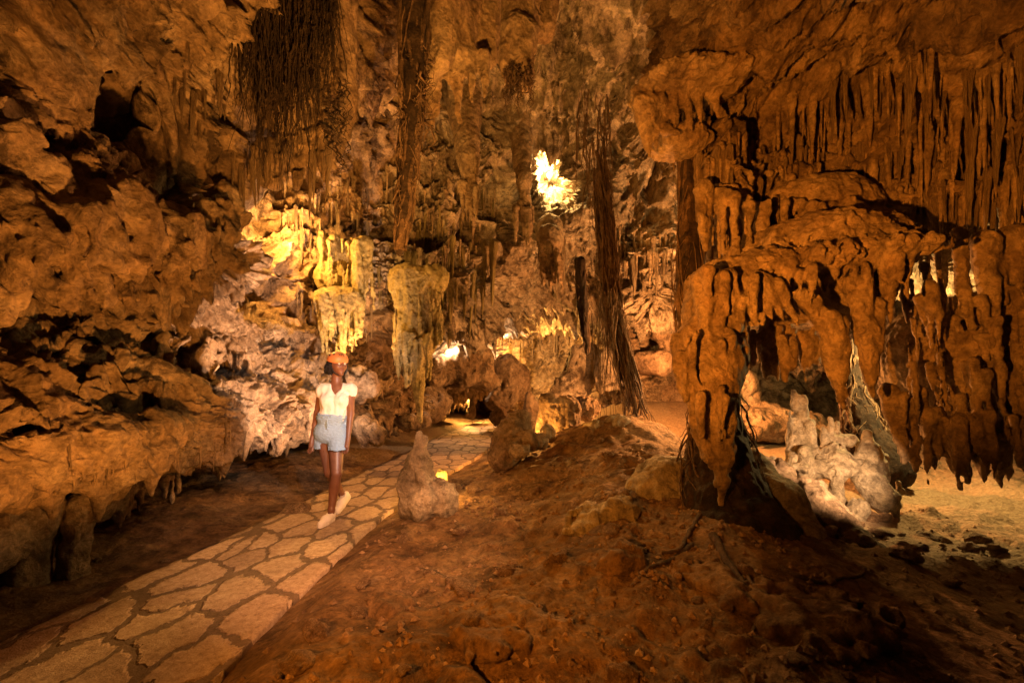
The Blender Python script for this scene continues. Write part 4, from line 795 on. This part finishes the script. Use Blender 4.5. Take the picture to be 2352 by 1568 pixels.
lamp('opening_spill', 'SPOT', lp+np.array((0, -.9, 0)), 2200, (1, .54, .15), .1, lp+np.array((-.5, -5, -2.2)), 150, 1.)

# ------------------------------------------------------------------ the walking woman
M['skin'], nt_, b_ = nodes_of('skin'); v_ = nt_.nodes.new('ShaderNodeTexCoord').outputs['Object']
nt_.links.new(ramp(nt_, tex_noise(nt_, v_, 22, 3, .5), [(.3, (.16, .068, .038)), (.7, (.21, .092, .053))]), b_.inputs['Base Color']); b_.inputs['Roughness'].default_value = .42; b_.inputs['Specular IOR Level'].default_value = .5
M['shirt'] = flat_mat('white_cotton', (.80, .76, .73), .85, .2, .05, 30, .15)
M['linen'] = flat_mat('pale_blue_linen', (.31, .45, .63), .9, .2, .14, 140, .3)
M['canvas'] = flat_mat('white_canvas', (.78, .73, .69), .8, .25, .06, 120, .2)
M['sole'] = flat_mat('rubber_sole', (.70, .64, .58), .6)
M['orange'] = flat_mat('orange_helmet_shell', (.66, .23, .075), .45, .5, .05)
M['black'] = flat_mat('black_webbing', (.012, .011, .012), .6)
M['hair'] = flat_mat('black_hair', (.010, .008, .008), .75, .3, .5, 90, .5)
M['white'] = flat_mat('eye_white', (.7, .66, .62), .3, .5); M['lip'] = flat_mat('lip', (.20, .075, .06), .4, .5)
wm = empty('person', (-1.85, 4.6, PATH_Z), 'woman in orange helmet, white t-shirt and pale blue shorts walking on the paved path', 'person')
hf = np.array((.78, -.625, 0.)); hs = np.array((-.625, -.78, 0.)); hu = np.array((0, 0, 1.)); HC = A(777, 837, 4.66)
hf = hf+np.array((0, 0, .03)); hf /= np.linalg.norm(hf)
def H(f, sd=0., u=0.): return HC+f*hf+sd*hs+u*hu
bf = np.array((.10, -.995, 0.))             # chest faces almost straight at the camera
torso = [ell(A(761, 992, 4.68), (.158, .112, .11), .06), ell(A(763, 962, 4.675), (.122, .092, .12), .06), ell(A(768, 922, 4.665), (.138, .095, .15), .06), cap(A(746, 893, 4.67), A(803, 892, 4.68), .046, .046, .05),
         ell(A(752, 919, 4.60), (.058, .055, .056), .035), ell(A(784, 918, 4.61), (.058, .055, .056), .035)]
legL = [cap(A(773, 1004, 4.68), A(773, 1086, 4.56), .086, .052, .03), cap(A(773, 1086, 4.56), A(768, 1122, 4.575), .050, .051, .02), cap(A(769, 1112, 4.59), A(761, 1170, 4.545), .052, .033, .02)]
legR = [cap(A(746, 1002, 4.70), A(757, 1085, 4.70), .086, .052, .03), cap(A(757, 1085, 4.70), A(772, 1112, 4.83), .050, .048, .02), cap(A(770, 1108, 4.82), A(785, 1134, 4.93), .047, .032, .02)]
armL = [cap(A(806, 895, 4.68), A(805, 949, 4.70), .043, .035, .03), cap(A(805, 949, 4.70), A(799.5, 1008, 4.63), .036, .023, .02)]
armR = [cap(A(739, 896, 4.67), A(729, 950, 4.75), .043, .035, .03), cap(A(729, 950, 4.75), A(717, 1008, 4.66), .036, .023, .02)]
def hand(w, palm, tips, thumb):
    pr = [cap(w, palm, .022, .027, .012)]; ax = np.array((.8, -.6, 0))
    for k, (dx, ln) in enumerate(tips):
        b = palm+ax*dx*.011*2+np.array((0, 0, -.015)); m = b+np.array((-.004, -.012, -.026))*ln; t = m+np.array((-.012, -.004, -.024))*ln
        pr += [cap(b, m, .0095, .0088, .003), cap(m, t, .0088, .0070, .002)]
    pr += [cap(palm+np.array((0, 0, .02)), palm+np.array(thumb[0]), .012, .011, .006), cap(palm+np.array(thumb[0]), palm+np.array(thumb[1]), .011, .0075, .003)]
    return pr
handL = hand(A(799.5, 1008, 4.63), A(796, 1025, 4.60), ((-1.3, .85), (-.45, 1.05), (.45, 1.1), (1.3, .95)), ((-.028, -.022, -.018), (-.036, -.03, -.052)))
handR = hand(A(717, 1008, 4.66), A(714.5, 1024, 4.64), ((-1.3, .85), (-.45, 1.05), (.45, 1.1), (1.3, .95)), ((.026, -.018, -.015), (.032, -.026, -.05)))
head = [cap(A(772.5, 886, 4.68), H(-.03, 0, -.06), .054, .048, .04), ell(H(-.015, 0, .03), (.076, .082, .088), .03), ell(H(.012, 0, -.01), (.064, .066, .085), .03), cap(H(.03, 0, -.03), H(.048, 0, -.092), .054, .026, .03),
        ell(H(.045, .034, -.025), (.030, .030, .030), .02), ell(H(.045, -.034, -.025), (.030, .030, .030), .02), cap(H(.070, -.034, .026), H(.070, .034, .026), .012, .012, .015), cap(H(.076, 0, .012), H(.090, 0, -.022), .0075, .0125, .008),
        ell(H(.080, .013, -.026), (.008,)*3, .006), ell(H(.080, -.013, -.026), (.008,)*3, .006), hole(H(.085, .031, .006), (.016,)*3, .012), hole(H(.085, -.031, .006), (.016,)*3, .012), ell(H(-.01, .072, 0), (.016, .016, .03), .01), ell(H(-.01, -.072, 0), (.016, .016, .03), .01), ell(H(.062, 0, -.098), (.017,)*3, .015)]
def foot(heel, toe, r):
    d = toe-heel; return [cap(heel+np.array((0, 0, .035)), toe+np.array((0, 0, .025)), r*.85, r*.7, .02)]
hL0 = A(762, 1190, 4.56); tL0 = A(736, 1203, 4.37); hR0 = A(799, 1143, 4.97); tR0 = A(776, 1165, 4.82)
hL0[2] = PATH_Z+.012; tL0[2] = PATH_Z+.010; tR0[2] = PATH_Z+.014; hR0[2] = PATH_Z+.125
ank = [cap(A(761, 1170, 4.545), hL0+np.array((0, -.02, .05)), .034, .03, .02), cap(A(785, 1134, 4.93), hR0+np.array((0, -.02, .045)), .033, .03, .02)]
body = sdf_obj('body', torso+legL+legR+armL+armR+handL+handR+head+ank, .0055, M['skin'], None, wm, .03)
def grow(pr, e): return [(q[0], q[1], q[2]+e, q[3], q[4], q[5]) if q[0] == 'e' else (q[0], q[1], q[2], q[3]+e, q[4]+e, q[5]) for q in pr]
def folds(f, a, zs=.4, off=0.): return lambda p: -a*fbm(p*np.array((1, 1, zs)), f, 2, off=off)
zh = lambda py, d: A(0, py, d)[2]
shirt = grow(torso[1:], .011)+[ell(A(762, 957, 4.675), (.128, .098, .05), .04), cap(A(806, 894, 4.68), A(807, 901, 4.685), .058, .054, .03), cap(A(739, 895, 4.67), A(736, 903, 4.69), .058, .054, .03)]
shirt += [hole(A(770, 884, 4.585), (.060, .10, .075), .012), hole(A(773, 872, 4.68), (.072, .10, .055), .012), hole(A(768, 897, 4.55), (.022, .06, .045), .01)]
shirt += [hole(np.array((-1.78, 4.68, zh(968, 4.67)-.30)), (.6, .6, .30), .004)]
sdf_obj('tshirt', shirt, .006, M['shirt'], folds(22, .007, .35, 3.), wm, .03)
shorts = [ell(A(761, 992, 4.68), (.176, .130, .13), .05), ell(A(763, 958, 4.675), (.153, .128, .09), .04), cap(A(775, 1000, 4.67), A(777, 1044, 4.59), .100, .092, .012), cap(A(744, 998, 4.71), A(741, 1044, 4.73), .098, .090, .012), hole(A(758, 1042, 4.57), (.008, .3, .06), .012)]
shorts += [hole(np.array((-1.78, 4.66, zh(1030, 4.65)-.8)), (2.5, 2.5, .8), .004), hole(np.array((-1.78, 4.66, zh(950, 4.67)+.3)), (.6, .6, .3), .004)]
so = sdf_obj('shorts', shorts, .006, M['linen'], folds(38, .0045, 1.8, 8.), wm, .03)
wb = []
for k in range(2):
    ring = [A(763, 955+k*5, 4.675)+np.array((.151*math.cos(t), .125*math.sin(t), 0)) for t in np.linspace(0, 2*math.pi, 25)]
    wb.append(tube(ring, .007, .007, 6, .002, k, 50))
q = A(751, 957, 4.545); wb2 = [tube([q, q+np.array((-.025, -.01, .015)), q+np.array((-.05, 0, -.005)), q+np.array((-.02, 0, -.008))], .005, .005, 6, 0, 1), tube([q, q+np.array((.03, -.01, .01)), q+np.array((.035, 0, -.008)), q], .005, .005, 6, 0, 2),
       tube([q, q+np.array((.006, -.012, -.05)), q+np.array((.01, -.014, -.12))], .005, .006, 6, .004, 3), tube([q, q+np.array((.012, -.012, -.05)), q+np.array((.018, -.014, -.09))], .005, .006, 6, .004, 4)]
tubes_obj('waistband', wb, M['linen'], wm); tubes_obj('drawstring', wb2, M['linen'], wm)
for nm, h0, t0 in (('front', hL0, tL0), ('rear', hR0, tR0)):
    dv = (t0-h0); dv /= np.linalg.norm(dv); up = np.array((0, 0, 1.)); up = up-dv*dv[2]; up /= np.linalg.norm(up); sd = np.cross(dv, up)
    sh = [cap(h0+up*.038, h0+dv*.10+up*.036, .036, .036, .03), cap(h0+dv*.08+up*.034, t0-dv*.005+up*.022, .040, .032, .03), cap(h0+up*.055, h0+up*.07+dv*.03, .034, .034, .02), ell(h0+dv*.11+up*.04, (.036,)*3, .03)]
    so_ = sdf_obj('shoe', sh+[hole(h0+up*.115+dv*.035, (.036, .036, .045), .006), ('h', h0+dv*.12-up*.50, np.array((.5,)*3), 0, 0, .004)], .005, M['canvas'], None, wm, .02)
    s_ = sdf_obj('sole', [cap(h0+up*.006+dv*.0, h0+dv*.12+up*.004, .034, .037, .02), cap(h0+dv*.12+up*.004, t0+up*.004, .039, .032, .02), ('h', h0+dv*.12+up*.515, np.array((.5,)*3), 0, 0, .003), ('h', h0+dv*.12-up*.51, np.array((.5,)*3), 0, 0, .003)], .005, M['sole'], None, wm, .02)
    lc = [tube([h0+dv*(.10+.02*k)+up*(.078-.008*k)-sd*.02, h0+dv*(.105+.02*k)+up*(.083-.008*k), h0+dv*(.10+.02*k)+up*(.078-.008*k)+sd*.02], .0028, .0028, 5, 0, k, 8) for k in range(4)]
    tubes_obj('shoelace', lc, M['canvas'], wm)
hair = [ell(H(-.05, 0, .0), (.085, .085, .085), .04), ell(H(-.035, .076, -.035), (.045, .045, .058), .03), ell(H(-.035, -.078, -.03), (.045, .045, .062), .03), ell(H(-.06, .05, -.06), (.05, .05, .04), .03), ell(H(-.06, -.05, -.06), (.05, .05, .04), .03), ell(H(-.01, .075, .02), (.022, .022, .05), .02), ell(H(-.0, -.074, .01), (.022, .022, .06), .02)]
sdf_obj('hair', hair, .006, M['hair'], lambda p: -.012*fbm(p, 45, 3, .7), wm, .03)
hc = H(-.012, 0, .052); tl = np.array(hf*.25+hu); tl /= np.linalg.norm(tl)
hel = [ell(hc, (.103, .106, .082), .02), ('h', hc-tl*.515+hu*.0, np.array((.5,)*3), 0, 0, .004), hole(hc-tl*.01, (.088, .09, .066), .004)]
he = sdf_obj('helmet', hel, .005, M['orange'], None, wm, .02)
vents = []
def on_helm(az, el):                    # point and normal on the shell
    d = hf*math.cos(az)*math.cos(el)+hs*math.sin(az)*math.cos(el)+hu*math.sin(el); d = d/np.linalg.norm(d); r = 1/np.sqrt(((d/np.array((.103, .106, .082)))**2).sum()); return hc+d*(r+.0005), d
for az, el in ((.95, .52), (1.5, .42)):
    p, n = on_helm(az, el); vents.append(cap(p-n*.004, p+n*.0004, .009, .009, .001))
adopt(sdf_obj('vent', vents, .003, M['black'], None, None, .01), wm)
fc = bpy.data.curves.new('helmet_lettering', 'FONT'); fc.body = 'XPE'; fc.size = .04; fc.align_x = 'CENTER'; fc.resolution_u = 3
fo = bpy.data.objects.new('helmet_lettering', fc); COL.objects.link(fo); dg = bpy.context.evaluated_depsgraph_get(); dg.update()
me = bpy.data.meshes.new_from_object(fo.evaluated_get(dg)); bpy.data.objects.remove(fo)
import bmesh
bm = bmesh.new(); bm.from_mesh(me); bmesh.ops.triangulate(bm, faces=bm.faces); bmesh.ops.subdivide_edges(bm, edges=bm.edges, cuts=2); VV = [on_helm(.12-vv.co.x/.10, .30+vv.co.y/.088) for vv in bm.verts]
FV = [[vv.index for vv in f.verts] for f in bm.faces]; bm.free()
adopt(new_obj('lettering', [p+n*.0015 for p, n in VV], FV, M['black'], smooth=False), wm)
stp = [tube([H(.0, sg*.085, .04), H(.012, sg*.083, -.03), H(.03, sg*.055, -.09), H(.055, 0, -.118)], .006, .006, 6, 0, 1, 20) for sg in (1, -1)]
tubes_obj('chin_strap', stp, M['black'], wm)
for sg in (1, -1):
    sdf_obj('eye', [ell(H(.0705, sg*.031, .006), (.0118,)*3, .001)], .0025, M['white'], None, wm, .01)
    sdf_obj('iris', [ell(H(.0795, sg*.031-.003, .006), (.0050,)*3, .001)], .0015, M['black'], None, wm, .01)
    tubes_obj('eyebrow', [tube([H(.081, sg*.014, .026), H(.082, sg*.03, .033), H(.073, sg*.048, .028)], .003, .002, 5, 0, 1, 10)], M['black'], wm)
tubes_obj('lips', [tube([H(.070, -.023, -.050), H(.081, -.01, -.054), H(.083, 0, -.055), H(.081, .01, -.054), H(.070, .023, -.050)], .0055, .0055, 6, 0, 1, 14), tube([H(.068, -.02, -.056), H(.079, 0, -.064), H(.068, .02, -.056)], .006, .006, 6, 0, 2, 14)], M['lip'], wm)
ep = H(-.0, -.072, -.05); tubes_obj('earring', [tube([ep, ep+np.array((0, 0, -.02)), ep+np.array((.001, 0, -.045))], .002, .005, 6, 0, 1, 10)], M['black'], wm)
